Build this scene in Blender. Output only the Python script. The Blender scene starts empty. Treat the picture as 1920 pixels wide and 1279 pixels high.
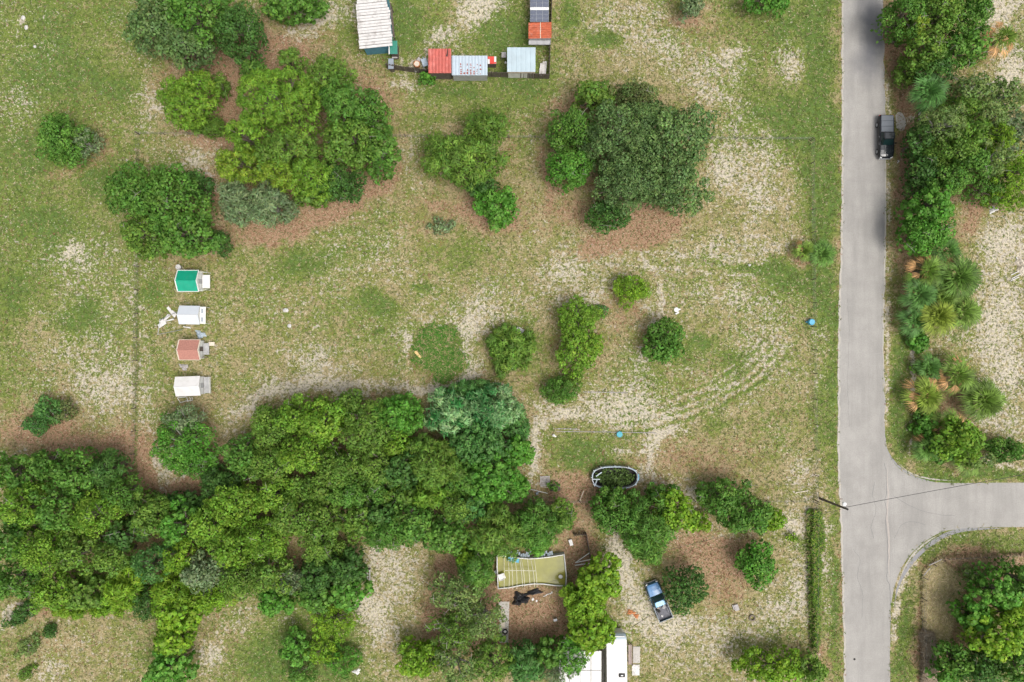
import bpy, math, random
import numpy as np
from mathutils import Vector, Matrix

# ---------------------------------------------------------------- camera, sky, sun, exposure
SC = bpy.context.scene
COL = SC.collection
H = 95.0            # drone height in metres
S = 0.07            # metres on the ground per photo pixel
cam_d = bpy.data.cameras.new('drone_camera')
cam_d.sensor_width = 36.0
cam_d.lens = 36.0 * H / (1920 * S)
cam_d.clip_start = 1.0
cam_d.clip_end = 2000.0
cam = bpy.data.objects.new('drone_camera', cam_d)
COL.objects.link(cam)
cam.location = (0, 0, H)
SC.camera = cam

SUN_EL, SUN_AZ = math.radians(66), math.radians(128)     # azimuth clockwise from north (+Y)
W = bpy.data.worlds.new('World')
SC.world = W
W.use_nodes = True
nt = W.node_tree
bg = nt.nodes['Background']
sky = nt.nodes.new('ShaderNodeTexSky')
sky.sky_type = 'NISHITA'
sky.sun_disc = False
sky.sun_elevation = SUN_EL
sky.sun_rotation = SUN_AZ
sky.air_density = 1.0
sky.dust_density = 6.0
sky.ozone_density = 0.6
hs = nt.nodes.new('ShaderNodeHueSaturation')        # overcast: the blue of the clear sky is veiled
hs.inputs['Saturation'].default_value = 0.3
nt.links.new(sky.outputs[0], hs.inputs['Color'])
nt.links.new(hs.outputs[0], bg.inputs[0])
bg.inputs[1].default_value = 0.15
sun_d = bpy.data.lights.new('sun', 'SUN')
sun_d.energy = 1.05
sun_d.angle = math.radians(26)
sun_d.color = (1.0, 0.955, 0.89)
sun = bpy.data.objects.new('sun', sun_d)
COL.objects.link(sun)
_d = Vector((math.sin(SUN_AZ) * math.cos(SUN_EL), math.cos(SUN_AZ) * math.cos(SUN_EL), math.sin(SUN_EL)))
sun.rotation_euler = _d.to_track_quat('Z', 'Y').to_euler()
sun.location = (0, 0, 60)
SC.view_settings.view_transform = 'Standard'
SC.view_settings.look = 'None'
SC.view_settings.exposure = 0.20
SC.view_settings.gamma = 1.0
SC.view_settings.use_curve_mapping = False

# ---------------------------------------------------------------- helpers
def P(px, py, z=0.0):
    """world point of height z that the photo shows at pixel px, py"""
    k = (H - z) / H
    return Vector(((px - 960) * S * k, (639.5 - py) * S * k, z))

def tag(o, label=None, cat=None, group=None, kind=None):
    if label: o['label'] = label
    if cat: o['category'] = cat
    if group: o['group'] = group
    if kind: o['kind'] = kind
    return o

def thing(name, label, cat, loc=(0, 0, 0), rz=0.0, group=None):
    o = bpy.data.objects.new(name, None)
    o.empty_display_size = 0.3
    COL.objects.link(o)
    o.location = loc
    o.rotation_euler = (0, 0, rz)
    return tag(o, label, cat, group)

def link(name, me, parent=None):
    o = bpy.data.objects.new(name, me)
    COL.objects.link(o)
    if parent is not None: o.parent = parent
    return o

def copy_tree(o, parent=None):
    c = o.copy()
    COL.objects.link(c)
    if parent is not None: c.parent = parent
    for ch in list(o.children): copy_tree(ch, c)
    return c

# ---- materials
def newmat(name):
    m = bpy.data.materials.new(name)
    m.use_nodes = True
    return m, m.node_tree, m.node_tree.nodes['Principled BSDF']

def N(nt, t, **kw):
    n = nt.nodes.new(t)
    for k, v in kw.items():
        if hasattr(n, k): setattr(n, k, v)
        else: n.inputs[k].default_value = v
    return n

def ramp(nt, src, p0, p1, c0=(0, 0, 0, 1), c1=(1, 1, 1, 1)):
    r = nt.nodes.new('ShaderNodeValToRGB')
    r.color_ramp.elements[0].position = p0
    r.color_ramp.elements[1].position = p1
    r.color_ramp.elements[0].color = c0
    r.color_ramp.elements[1].color = c1
    nt.links.new(src, r.inputs[0])
    return r.outputs[0]

def mixc(nt, f, a, b, mode='MIX'):
    m = nt.nodes.new('ShaderNodeMix')
    m.data_type = 'RGBA'
    m.blend_type = mode
    for sock, v in ((m.inputs[0], f), (m.inputs[6], a), (m.inputs[7], b)):
        if isinstance(v, (int, float)): sock.default_value = v
        elif isinstance(v, (tuple, list)): sock.default_value = (*v[:3], 1)
        else: nt.links.new(v, sock)
    return m.outputs[2]

def mat(name, col, rough=0.7, metal=0.0, var=0.25, scale=3.0, dirt=None, dirt_amt=0.35, bump=0.0, bscale=30.0, coat=0.0, spec=0.5):
    """plain painted / weathered surface: base colour with broad and fine variation and shaped stains"""
    m, nt, b = newmat(name)
    tc = N(nt, 'ShaderNodeTexCoord')
    n1 = N(nt, 'ShaderNodeTexNoise', Scale=scale, Detail=6.0, Roughness=0.65)
    nt.links.new(tc.outputs['Object'], n1.inputs['Vector'])
    lo = tuple(c * (1 - var) for c in col)
    hi = tuple(min(c * (1 + var), 0.95) for c in col)
    c = ramp(nt, n1.outputs[0], 0.3, 0.7, (*lo, 1), (*hi, 1))
    if dirt:
        n2 = N(nt, 'ShaderNodeTexNoise', Scale=scale * 0.6, Detail=8.0, Roughness=0.7)
        mp = N(nt, 'ShaderNodeMapping')
        mp.inputs['Location'].default_value = (7.3, 2.1, 4.4)
        nt.links.new(tc.outputs['Object'], mp.inputs['Vector'])
        nt.links.new(mp.outputs[0], n2.inputs['Vector'])
        f = ramp(nt, n2.outputs[0], 0.52, 0.72, (0, 0, 0, 1), (dirt_amt,) * 3 + (1,))
        c = mixc(nt, f, c, dirt)
    nt.links.new(c, b.inputs['Base Color'])
    b.inputs['Roughness'].default_value = rough
    b.inputs['Metallic'].default_value = metal
    b.inputs['Coat Weight'].default_value = coat
    b.inputs['Specular IOR Level'].default_value = spec
    if bump:
        n3 = N(nt, 'ShaderNodeTexNoise', Scale=bscale, Detail=4.0)
        nt.links.new(tc.outputs['Object'], n3.inputs['Vector'])
        bp = N(nt, 'ShaderNodeBump', Strength=bump, Distance=0.02)
        nt.links.new(n3.outputs[0], bp.inputs['Height'])
        nt.links.new(bp.outputs[0], b.inputs['Normal'])
    return m

def leaf_material(name, rough=0.55, spec=0.25, trans=0.22):
    m, nt, b = newmat(name)
    at = N(nt, 'ShaderNodeAttribute', attribute_name='Col')
    nt.links.new(at.outputs['Color'], b.inputs['Base Color'])
    b.inputs['Roughness'].default_value = rough
    b.inputs['Specular IOR Level'].default_value = spec
    tr = N(nt, 'ShaderNodeBsdfTranslucent')
    tc = mixc(nt, 1.0, at.outputs['Color'], (1.0, 1.15, 0.55), 'MULTIPLY')
    nt.links.new(tc, tr.inputs[0])
    mx = N(nt, 'ShaderNodeMixShader')
    mx.inputs[0].default_value = trans
    out = nt.nodes['Material Output']
    nt.links.new(b.outputs[0], mx.inputs[1])
    nt.links.new(tr.outputs[0], mx.inputs[2])
    nt.links.new(mx.outputs[0], out.inputs[0])
    return m

M = {}
M['leaf'] = leaf_material('foliage')
M['grass'] = leaf_material('grass_blades', rough=0.8, spec=0.1, trans=0.15)
M['bark'] = mat('bark', (0.17, 0.14, 0.11), 0.9, var=0.4, scale=5)
M['twig'] = mat('dead_twig_bark', (0.24, 0.22, 0.19), 0.9, var=0.3, scale=5)
M['pale_bark'] = mat('pale_bark', (0.33, 0.31, 0.28), 0.9, var=0.3, scale=5)
M['white_metal'] = mat('white_painted_sheet', (0.78, 0.78, 0.77), 0.5, var=0.05, scale=1.2, dirt=(0.35, 0.33, 0.30), dirt_amt=0.25)
M['bluish_white'] = mat('bluish_white_sheet', (0.62, 0.655, 0.71), 0.5, var=0.03, scale=1.2)
M['white_plain'] = mat('white_plain_sheet', (0.71, 0.695, 0.675), 0.5, var=0.03, scale=1.2, dirt=(0.48, 0.46, 0.42), dirt_amt=0.5)
M['white_old'] = mat('white_old_tin', (0.66, 0.64, 0.62), 0.6, var=0.12, scale=2.0, dirt=(0.22, 0.18, 0.15), dirt_amt=0.8)
M['green_roof'] = mat('green_painted_tin', (0.005, 0.33, 0.2), 0.5, var=0.12, scale=1.5, dirt=(0.06, 0.3, 0.2), dirt_amt=0.5)
M['teal_roof'] = mat('dull_green_tin', (0.03, 0.23, 0.165), 0.5, var=0.1, scale=1.5)
M['red_roof'] = mat('faded_red_tin', (0.5, 0.115, 0.09), 0.55, var=0.22, scale=1.2, dirt=(0.66, 0.3, 0.27), dirt_amt=0.55)
M['rust_roof'] = mat('rusty_tin', (0.46, 0.105, 0.045), 0.75, var=0.3, scale=2.0, dirt=(0.6, 0.36, 0.3), dirt_amt=0.6)
M['blue_tin'] = mat('pale_blue_tin', (0.43, 0.53, 0.58), 0.5, var=0.07, scale=1.0, dirt=(0.33, 0.38, 0.4), dirt_amt=0.4)
M['grey_tin'] = mat('blue_grey_tin', (0.45, 0.53, 0.6), 0.45, var=0.08, scale=1.2, dirt=(0.3, 0.3, 0.3), dirt_amt=0.3)
M['rust_spot'] = mat('rust_spots', (0.33, 0.11, 0.09), 0.8, var=0.4, scale=8)
M['shingle'] = mat('red_brown_shingle', (0.43, 0.2, 0.155), 0.85, var=0.2, scale=6, bump=0.3)
M['blue_wall'] = mat('blue_wall_paint', (0.09, 0.26, 0.36), 0.7, var=0.2, scale=2)
M['white_wall'] = mat('white_wall_paint', (0.72, 0.72, 0.7), 0.7, var=0.08, scale=2)
M['grey_wall'] = mat('grey_wall_boards', (0.4, 0.4, 0.4), 0.8, var=0.2, scale=2)
M['wood_dark'] = mat('weathered_dark_wood', (0.12, 0.095, 0.08), 0.9, var=0.45, scale=4, dirt=(0.25, 0.2, 0.16))
M['wood'] = mat('weathered_wood', (0.42, 0.34, 0.26), 0.85, var=0.3, scale=5)
M['wood_pale'] = mat('pale_timber', (0.66, 0.58, 0.47), 0.8, var=0.15, scale=5)
M['wood_yellow'] = mat('yellow_timber', (0.72, 0.5, 0.22), 0.8, var=0.15, scale=5)
M['grey_wood'] = mat('silvered_board', (0.42, 0.39, 0.38), 0.85, var=0.2, scale=5)
M['pvc'] = mat('white_plastic_pipe', (0.78, 0.77, 0.74), 0.4, var=0.05)
M['cream_pipe'] = mat('cream_plastic_pipe', (0.72, 0.69, 0.55), 0.4, var=0.1)
M['blue_plastic'] = mat('blue_plastic', (0.06, 0.36, 0.55), 0.35, var=0.08)
M['turquoise'] = mat('turquoise_plastic', (0.02, 0.33, 0.42), 0.4, var=0.08)
M['black_sheet'] = mat('black_plastic_sheet', (0.02, 0.021, 0.025), 0.3, var=0.4, scale=3)
M['steel'] = mat('galvanised_steel', (0.42, 0.44, 0.46), 0.45, metal=0.6, var=0.15)
M['wire'] = mat('fence_wire', (0.2, 0.2, 0.19), 0.6, metal=0.3, var=0.1)
M['cable'] = mat('black_cable', (0.05, 0.05, 0.055), 0.6)
M['rubber'] = mat('tyre_rubber', (0.025, 0.025, 0.027), 0.85, var=0.2)
M['concrete'] = mat('concrete', (0.5, 0.47, 0.43), 0.85, var=0.12, scale=2, dirt=(0.3, 0.28, 0.24))
M['dark'] = mat('dark_interior', (0.03, 0.028, 0.026), 0.9)
M['orange'] = mat('rust_orange_pile', (0.5, 0.2, 0.08), 0.9, var=0.3, scale=6)
M['red_tarp'] = mat('red_tarpaulin', (0.66, 0.06, 0.04), 0.5, var=0.1)
M['lamp_white'] = mat('lamp_housing', (0.8, 0.8, 0.8), 0.35, var=0.02)
M['pink_deck'] = mat('faded_pink_boards', (0.42, 0.33, 0.3), 0.85, var=0.12, scale=3)
M['grey_plate'] = mat('grey_box_lid', (0.28, 0.32, 0.37), 0.5, var=0.08)
M['purple'] = mat('purple_cloth', (0.12, 0.09, 0.3), 0.8, var=0.2)

# ---- mesh collector
class MB:
    def __init__(s): s.v, s.f = [], []
    def box(s, c, sz, rz=0.0, ry=0.0, rx=0.0):
        M_ = Matrix.Rotation(rz, 3, 'Z') @ Matrix.Rotation(ry, 3, 'Y') @ Matrix.Rotation(rx, 3, 'X')
        b = len(s.v)
        for z in (-.5, .5):
            for x, y in ((-.5, -.5), (.5, -.5), (.5, .5), (-.5, .5)):
                q = M_ @ Vector((x * sz[0], y * sz[1], z * sz[2]))
                s.v.append((c[0] + q.x, c[1] + q.y, c[2] + q.z))
        for f in ((0, 3, 2, 1), (4, 5, 6, 7), (0, 1, 5, 4), (1, 2, 6, 5), (2, 3, 7, 6), (3, 0, 4, 7)):
            s.f.append(tuple(b + i for i in f))
        return s
    def tube(s, pts, r, n=6, r1=None, cap=True):
        pts = [Vector(p) for p in pts]
        rs = r if isinstance(r, (list, tuple)) else [r + ((r1 if r1 is not None else r) - r) * i / max(1, len(pts) - 1) for i in range(len(pts))]
        b = len(s.v)
        for i, p in enumerate(pts):
            d = (pts[min(i + 1, len(pts) - 1)] - pts[max(i - 1, 0)]).normalized()
            u = d.cross(Vector((0, 0, 1)) if abs(d.z) < 0.9 else Vector((1, 0, 0))).normalized()
            w = d.cross(u)
            for k in range(n):
                a = 2 * math.pi * k / n
                q = p + (u * math.cos(a) + w * math.sin(a)) * rs[i]
                s.v.append(tuple(q))
        for i in range(len(pts) - 1):
            for k in range(n):
                a, c = b + i * n + k, b + i * n + (k + 1) % n
                s.f.append((a, c, c + n, a + n))
        if cap:
            s.f.append(tuple(b + k for k in range(n)))
            s.f.append(tuple(b + (len(pts) - 1) * n + k for k in reversed(range(n))))
        return s
    def prism(s, poly, z0, z1):
        b, n = len(s.v), len(poly)
        s.v += [(x, y, z0) for x, y in poly] + [(x, y, z1) for x, y in poly]
        s.f.append(tuple(b + i for i in reversed(range(n))))
        s.f.append(tuple(b + n + i for i in range(n)))
        for i in range(n):
            j = (i + 1) % n
            s.f.append((b + i, b + j, b + n + j, b + n + i))
        return s
    def quad(s, *p):
        b = len(s.v)
        s.v += [tuple(q) for q in p]
        s.f.append(tuple(range(b, b + len(p))))
        return s
    def loft(s, rings, cap=True):
        b, n = len(s.v), len(rings[0])
        for r in rings: s.v += [tuple(p) for p in r]
        for i in range(len(rings) - 1):
            for k in range(n):
                a, c = b + i * n + k, b + i * n + (k + 1) % n
                s.f.append((a, c, c + n, a + n))
        if cap:
            s.f.append(tuple(b + k for k in reversed(range(n))))
            s.f.append(tuple(b + (len(rings) - 1) * n + k for k in range(n)))
        return s
    def build(s, name, m, parent=None, smooth=False):
        me = bpy.data.meshes.new(name)
        me.from_pydata(s.v, [], s.f)
        me.materials.append(m)
        if smooth: me.polygons.foreach_set('use_smooth', [True] * len(me.polygons))
        me.update()
        return link(name, me, parent)

def fast_mesh(name, V, F, C, m, parent=None, k=4):
    """numpy verts (n,3), faces (m,k), colours (n,3)"""
    me = bpy.data.meshes.new(name)
    me.vertices.add(len(V)); me.vertices.foreach_set('co', np.asarray(V, np.float32).ravel())
    nf = len(F)
    me.loops.add(nf * k); me.loops.foreach_set('vertex_index', np.asarray(F, np.int32).ravel())
    me.polygons.add(nf)
    me.polygons.foreach_set('loop_start', np.arange(0, nf * k, k, dtype=np.int32))
    if C is not None:
        a = me.attributes.new('Col', 'FLOAT_COLOR', 'POINT')
        c4 = np.ones((len(V), 4), np.float32); c4[:, :3] = C
        a.data.foreach_set('color', c4.ravel())
    me.materials.append(m)
    me.update(calc_edges=True)
    return link(name, me, parent)

# ---- numpy noise
_L = np.random.default_rng(5).random((8, 256, 256))
def vnoise(x, y, seed=0):
    L = _L[seed % 8]
    xi, yi = np.floor(x).astype(int), np.floor(y).astype(int)
    fx, fy = x - xi, y - yi
    fx, fy = fx * fx * (3 - 2 * fx), fy * fy * (3 - 2 * fy)
    g = lambda a, b: L[a & 255, b & 255]
    return (g(xi, yi) * (1 - fx) + g(xi + 1, yi) * fx) * (1 - fy) + (g(xi, yi + 1) * (1 - fx) + g(xi + 1, yi + 1) * fx) * fy
def fbm(x, y, seed=0, o=4):
    t, a, w = 0, 1, 0
    for i in range(o):
        t = t + a * vnoise(x * 2 ** i + 17.3 * i, y * 2 ** i + 5.1 * i, seed + i); w += a; a *= .55
    return t / w
def sstep(a, b, x):
    t = np.clip((x - a) / (b - a), 0, 1)
    return t * t * (3 - 2 * t)
# ---------------------------------------------------------------- where the trees, shrubs and palms stand (photo pixels)
T = [  # px, py, rx, ry, height, kind, palette, label
 # top left oaks
 (300,48,66,58,9,'oak','oak','greyish oak on the outer left side of the clump at the top left edge'),
 (372,22,70,62,10.5,'oak','green','tall green oak in the middle of the top left clump, cut by the photo edge'),
 (448,62,52,56,9,'oak','dark','dark oak on the right of the top left clump, beside reddish bare soil'),
 (355,90,58,40,8,'oak','oak','lower dull green oak at the front of the top left clump'),
 (548,8,64,34,6,'vine','green','low leafy tree at the top edge between the oaks and the long white tin roof'),
 (355,187,55,60,6.5,'pine','yellow','round curly yellow green pine below the top left oak clump'),
 (413,160,16,24,3.5,'pine','olive','slim sapling standing on reddish soil just right of the curly round pine'),
 (395,238,40,22,3,'fuzzy','olive','low loose olive bush between the curly round pine and the big pine clump'),
 (115,262,46,52,5.5,'oak','green','lone green tree in the open grass at the far left'),
 (162,268,30,30,4,'scrub','grey','greyish twiggy bush growing into the right side of the lone far left tree'),
 # left mid clump
 (250,360,55,48,8,'oak','green','upper left tree of the clump above the green roofed coop'),
 (320,375,68,70,9.5,'oak','green','tallest tree in the middle of the clump above the green roofed coop'),
 (275,440,50,48,7.5,'oak','olive','lower left olive tree in the clump above the green roofed coop'),
 (350,440,58,46,8,'broad','green','bright lower right tree in the clump above the green roofed coop'),
 (373,350,28,34,5,'oak','dark','small dark tree tucked against the right side of the coop clump'),
 (408,455,26,26,4,'fuzzy','dark','small dark low shrub at the bottom right corner of the coop clump'),
 (440,378,34,44,5.5,'willow','grey','grey green willowy tree left half of the silvery pair below the big pine'),
 (505,385,48,44,6,'willow','grey','grey green willowy tree right half of the silvery pair below the big pine'),
 # pine clump
 (548,118,25,26,7,'pine','olive','small pale tuft topped pine sticking out of the top of the big clump'),
 (482,140,34,22,7,'pine','green','dark green pine shoulder at the upper left of the big clump'),
 (528,190,84,64,12.5,'pine','yellow','great dome shaped yellow green pine crowning the big clump'),
 (618,150,46,44,10,'pine','olive','olive pine at the upper right of the great dome pine'),
 (645,195,48,50,10,'pine','green','deep green pine directly right of the great dome pine'),
 (690,215,44,44,8,'oak','green','broadleaf tree on the right shoulder of the big clump under the grey coop'),
 (715,285,40,52,7.5,'broad','green','green tree forming the right tip of the big clump'),
 (660,270,62,54,9,'broad','olive','speckled olive broadleaf tree in the right half of the big clump'),
 (470,262,44,44,9,'pine','yellow','yellow tinted pine at the left edge of the big clump'),
 (455,310,46,36,8,'pine','gold','gold tipped pine low on the left edge of the big clump'),
 (540,285,56,44,10,'pine','olive','olive pine in the centre below the great dome pine'),
 (525,325,42,36,8.5,'pine','gold','gold tipped pine above the silvery willowy pair'),
 (585,335,44,44,8,'pine','yellow','yellow green pine at the lower middle of the big clump'),
 (635,345,52,36,6,'oak','dark','dark low tree at the bottom right hem of the big clump'),
 (585,372,34,18,4,'vine','olive','low olive bush at the very bottom of the big clump'),
 # willow group
 (912,238,46,34,7,'willow','olive','upper crown of the feathery willow pair right of the big clump'),
 (868,300,82,54,8,'willow','olive','broad feathery willow hanging over the open field'),
 (905,350,34,22,5,'broad','dark','dark bush under the lower hem of the feathery willow'),
 (932,386,44,42,5,'broad','bright','round deep green shrub just below the feathery willow'),
 (826,424,28,18,1.6,'scrub','grey','low pale grey green shrub alone in the field left of the round deep green shrub'),
 # large oak
 (1190,180,46,32,7.5,'oak','brownish','brownish topped oak at the top of the large spreading oak'),
 (1112,184,44,32,6.5,'broad','olive','yellow green round tree at the upper left of the large spreading oak'),
 (1072,245,46,46,8,'oak','green','bright green tree on the left flank of the large spreading oak, upper of two'),
 (1068,318,50,38,7.5,'oak','bright','bright green tree on the left flank of the large spreading oak, lower of two'),
 (1165,260,80,72,11,'oak','oak','huge spreading grey green oak, its left and highest crown'),
 (1262,255,78,68,10,'oak','oak','grey green oak crown reaching furthest toward the road'),
 (1180,345,66,56,9.5,'oak','oak','grey green oak crown hanging over reddish litter in the middle'),
 (1260,345,70,64,9,'oak','oak','lower right crown of the large grey green oak'),
 (1140,405,42,34,6,'oak','dark','small dark oak poking out below the large spreading oak'),
 # top right scraps
 (1296,8,26,24,5,'oak','grey','pale silvery small tree at the top edge above the green grass streak'),
 (1440,2,46,26,5,'broad','bright','bright green bush at the top edge nearest the road on its left'),
 # middle shrubs
 (1184,543,34,34,3.5,'fuzzy','lime','fuzzy light green round bush north of the yellow green twin bushes'),
 (1086,600,46,44,5,'round','yellow','dense yellow green dome, upper of the touching twin bushes'),
 (1083,658,46,47,5,'round','yellow','dense yellow green dome, lower of the touching twin bushes'),
 (1118,648,20,22,3,'scrub','lime','small lime offshoot on the right of the lower yellow green dome'),
 (1050,733,36,30,3.5,'fuzzy','green','loose green bush right below the yellow green twin bushes'),
 (1076,712,22,18,2.4,'fuzzy','olive','dull small bush joining the yellow green dome and the loose green bush'),
 (1246,640,43,44,4.5,'broad','green','single dense dark green round citrus tree in the right half of the field'),
 (958,655,50,47,3.5,'blade','olive','wide round bush of pale blades with a plank lying on its lower edge'),
 (1128,583,16,12,1.0,'scrub','teal','tiny bluish weed patch beside the upper yellow green dome'),
 (800,145,18,13,2,'broad','bright','small bright bush growing against the dark board fence below the red roof'),
 # lower centre canopy, north rim
 (345,832,70,52,6,'sparse','bright','thin crowned light green tree below the plain white roofed coop'),
 (345,792,40,34,5,'sparse','grey','twiggy grey topped small tree right under the plain white roofed coop'),
 (365,868,46,30,4.5,'sparse','bright','sparse low green tree beside the bare sand in the lot corner'),
 (462,855,44,44,7,'broad','green','green tree at the left end of the long central wood'),
 (512,800,50,42,7.5,'oak','olive','olive tree on the sloping upper left rim of the central wood'),
 (560,780,48,36,8,'broad','yellow','sunlit yellow green tree on the upper rim of the central wood'),
 (612,785,50,46,9,'broad','yellow','largest yellow green tree in the left half of the central wood'),
 (505,870,44,38,7.5,'oak','olive','olive tree with a dark gap to its right, inside the left of the central wood'),
 (575,850,52,42,9,'oak','yellow','brass green tree in the heart of the central wood'),
 (655,755,32,26,7,'oak','olive','narrow olive treetop at the highest point of the central wood rim'),
 (690,800,56,56,9.5,'fuzzy','olive','smooth dull olive tree between the yellow trees and the bright leafy one'),
 (640,880,56,44,9,'oak','olive','olive tree in the lower middle of the central wood'),
 (748,778,50,44,7.5,'vine','bright','bright broad leaved tree on the rim left of the silver tipped thicket'),
 (712,872,44,48,8,'fuzzy','olive','dull olive tree above the small dark hollow of the central wood'),
 (755,880,48,48,8,'broad','dark','dark bluish tree in the centre right of the central wood'),
 (748,832,40,30,7,'oak','yellow','small yellow green crown under the bright broad leaved tree'),
 (815,868,56,48,9,'blade','olive','pale blade leaved tree left of the bright vine covered mound'),
 (805,925,50,26,7,'blade','yellow','yellowish blade leaved tree low between the dark tree and the vine mound'),
 (600,912,48,32,7,'oak','olive','olive tree filling the hollow on the lower left of the central wood'),
 (662,925,46,32,7,'broad','green','green tree filling the hollow in the lower middle of the central wood'),
 (715,918,42,28,6.5,'oak','green','green tree just above the finger shaped pale olive treetop'),
 (765,925,40,28,6.5,'broad','olive','olive tree between the hollow and the yellowish blade leaved tree'),
 (868,900,36,38,6,'vine','green','green leafy tree left against the big bright vine mound'),
 (1075,1205,34,24,5.2,'sparse','bright','thin leafy tree spreading over the white canopy roof'),
 (1070,1240,34,26,5,'sparse','bright','loose leafy branches over the lower white canopy panels'),
 # silver thicket + vine
 (850,775,56,46,6.5,'blade','pale','silver tipped thicket, its left half'),
 (920,765,58,48,7,'blade','pale','silver tipped thicket, its right and highest half'),
 (880,730,50,20,4,'blade','teal','low blue green growth along the top of the silver tipped thicket'),
 (968,800,26,34,4.5,'blade','teal','blue green bladed plants at the right shoulder of the silver tipped thicket'),
 (900,830,66,44,7,'vine','teal','blue green leafy mound just under the silver tipped thicket'),
 (972,845,30,36,5,'vine','bright','bright green vine lobe bulging right toward the field'),
 (925,895,58,50,7,'vine','bright','big bright green vine mound at the lower right of the central wood'),
 (880,950,44,30,6,'vine','teal','dark teal vine patch under the bright vine mound'),
 (965,915,28,32,4.5,'vine','bright','small bright vine lobe near the grey pallets'),
 # row below lot line
 (285,945,46,26,4.5,'scrub','green','low scrub row right of the lot corner, leftmost piece'),
 (350,938,46,20,4.5,'vine','dark','dark low vine bushes below the sparse tree in the lot corner'),
 (410,905,40,30,5,'blade','dark','dark spiky bush at the lower left end of the central wood'),
 (440,945,56,44,8,'oak','yellow','yellow green oak on the southern slope of the wood, left one'),
 (515,930,46,36,8,'oak','yellow','yellow green oak on the southern slope of the wood, right one'),
 (555,965,52,44,8,'oak','olive','olive tree left of the two finger shaped treetops'),
 (612,975,34,40,7.5,'oak','olive','finger shaped olive treetop left of a narrow dark gap'),
 (672,975,36,44,7.5,'broad','olive','finger shaped pale olive treetop right of the narrow dark gap'),
 (600,1025,42,36,7,'oak','olive','olive tree directly above the dark broad leaved mound'),
 (720,1000,42,40,7,'willow','green','feathery green tree above the pale sandy clearing'),
 (715,955,40,28,7,'vine','dark','dark leafy tree between the finger treetops and the clearing trees'),
 (775,975,50,46,8,'broad','green','full green tree straight above the white post of the clearing'),
 (835,1000,52,42,7.5,'broad','green','green tree with thin twigs at the upper right of the clearing'),
 (860,950,40,30,7,'oak','olive','olive crown left under the bright vine mound'),
 (872,1040,24,26,5,'vine','lime','lime tree with grey twigs at the right edge of the clearing'),
 (935,1000,56,54,8,'willow','olive','feathery olive tree at the upper left of the green pool'),
 (1005,985,56,48,7.5,'willow','green','feathery green tree over the top edge of the green pool'),
 (1052,968,30,30,6,'broad','olive','small olive tree between the green pool and the grey pallets'),
 (895,1065,40,40,6.5,'willow','green','green tree on the left side of the green pool'),
 (1008,1020,30,22,5,'broad','bright','bright tree tip hanging over the torn blue grey pool edge'),
 (1038,912,14,10,1.6,'scrub','green','small bush beside the grey pallets'),
 # far left forest
 (25,885,50,38,8,'broad','green','forest tree at the left photo edge, top row first'),
 (88,872,38,32,7,'oak','green','small crowned forest tree in the top row near the left edge'),
 (148,885,46,42,9,'broad','green','bright forest tree in the top row with a pointed outline'),
 (200,880,34,38,7.5,'willow','dark','dark feathery tree at the upper right tip of the left forest'),
 (225,925,42,36,7,'fuzzy','green','spiky branched tree reaching for the lot corner'),
 (45,945,50,46,9,'broad','yellow','yellow green forest tree in the second row at the left edge'),
 (118,950,52,46,9.5,'oak','green','green forest tree in the second row above a dark gap'),
 (185,960,48,44,9,'oak','yellow','brassy forest tree in the second row on the right'),
 (25,1010,42,44,8.5,'broad','green','green forest tree in the third row at the left edge'),
 (90,1030,52,48,9.5,'oak','yellow','bronze tinted forest tree in the third row'),
 (150,1030,46,44,9,'oak','olive','olive forest tree left of the round dim crown'),
 (215,1045,36,36,8,'oak','olive','round dim olive crown just left of the blue grey tree'),
 (235,1000,36,32,7,'broad','dark','dark low crown in the gap right of the left forest'),
 (40,1085,46,40,7.5,'oak','green','green forest tree on the bottom rim near the pale sandy streak'),
 (105,1105,46,38,7.5,'broad','yellow','yellow green forest tree on the bottom rim, left part'),
 (165,1110,44,36,6.5,'vine','olive','vine hung tree on the bottom rim beside a dark hole'),
 (235,1105,36,46,7,'blade','lime','lime vine draped tree right of the dark hole'),
 (130,1145,36,18,3.5,'blade','lime','lime vine fringe hanging from the forest bottom rim, left one'),
 (195,1140,34,18,3.5,'blade','lime','lime vine fringe hanging from the forest bottom rim, right one'),
 (290,965,46,40,8,'broad','olive','grey olive tree directly below the lot corner'),
 (340,980,42,42,8,'vine','bright','bright tree one crown right of the lot corner'),
 (395,985,44,40,8.5,'oak','yellow','brassy tree two crowns right of the lot corner'),
 (290,1055,42,40,8,'fuzzy','teal','round blue grey tree standing out in the lower left forest'),
 (340,1040,36,34,7.5,'fuzzy','lime','soft lime crown right of the round blue grey tree'),
 (385,1070,44,42,7.5,'oak','grey','silvery blue tree in the lower middle of the left forest'),
 (440,1025,46,44,8.5,'oak','yellow','yellow green tree midway along the southern forest'),
 (450,1085,46,40,7.5,'oak','olive','olive tree above the bare bottom field'),
 (500,1010,44,42,8.5,'oak','yellow','yellow green tree left of the grey leafless twigs'),
 (510,1070,44,40,7.5,'oak','olive','olive tree with bare branches left of the dark broad leaved mound'),
 (320,1105,40,34,6.5,'blade','lime','lime pointed leaf tree above the forest tongue'),
 (278,1130,34,32,5.5,'fuzzy','dark','dark shady bush at the left of the forest tongue'),
 (335,1150,50,38,6.5,'vine','lime','lime leafy tree at the top of the forest tongue'),
 (330,1195,42,34,6,'vine','lime','lime leafy tree in the middle of the forest tongue'),
 (322,1250,50,38,6,'vine','bright','deep green leafy tree at the bottom of the forest tongue'),
 (395,1120,44,30,6,'oak','lime','lime hem tree right of the forest tongue'),
 (595,1080,40,36,6,'vine','dark','dark broad leaved mound left of the white ladder'),
 (650,1065,42,34,6,'vine','dark','dark broad leaved mound touching the white ladder'),
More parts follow.
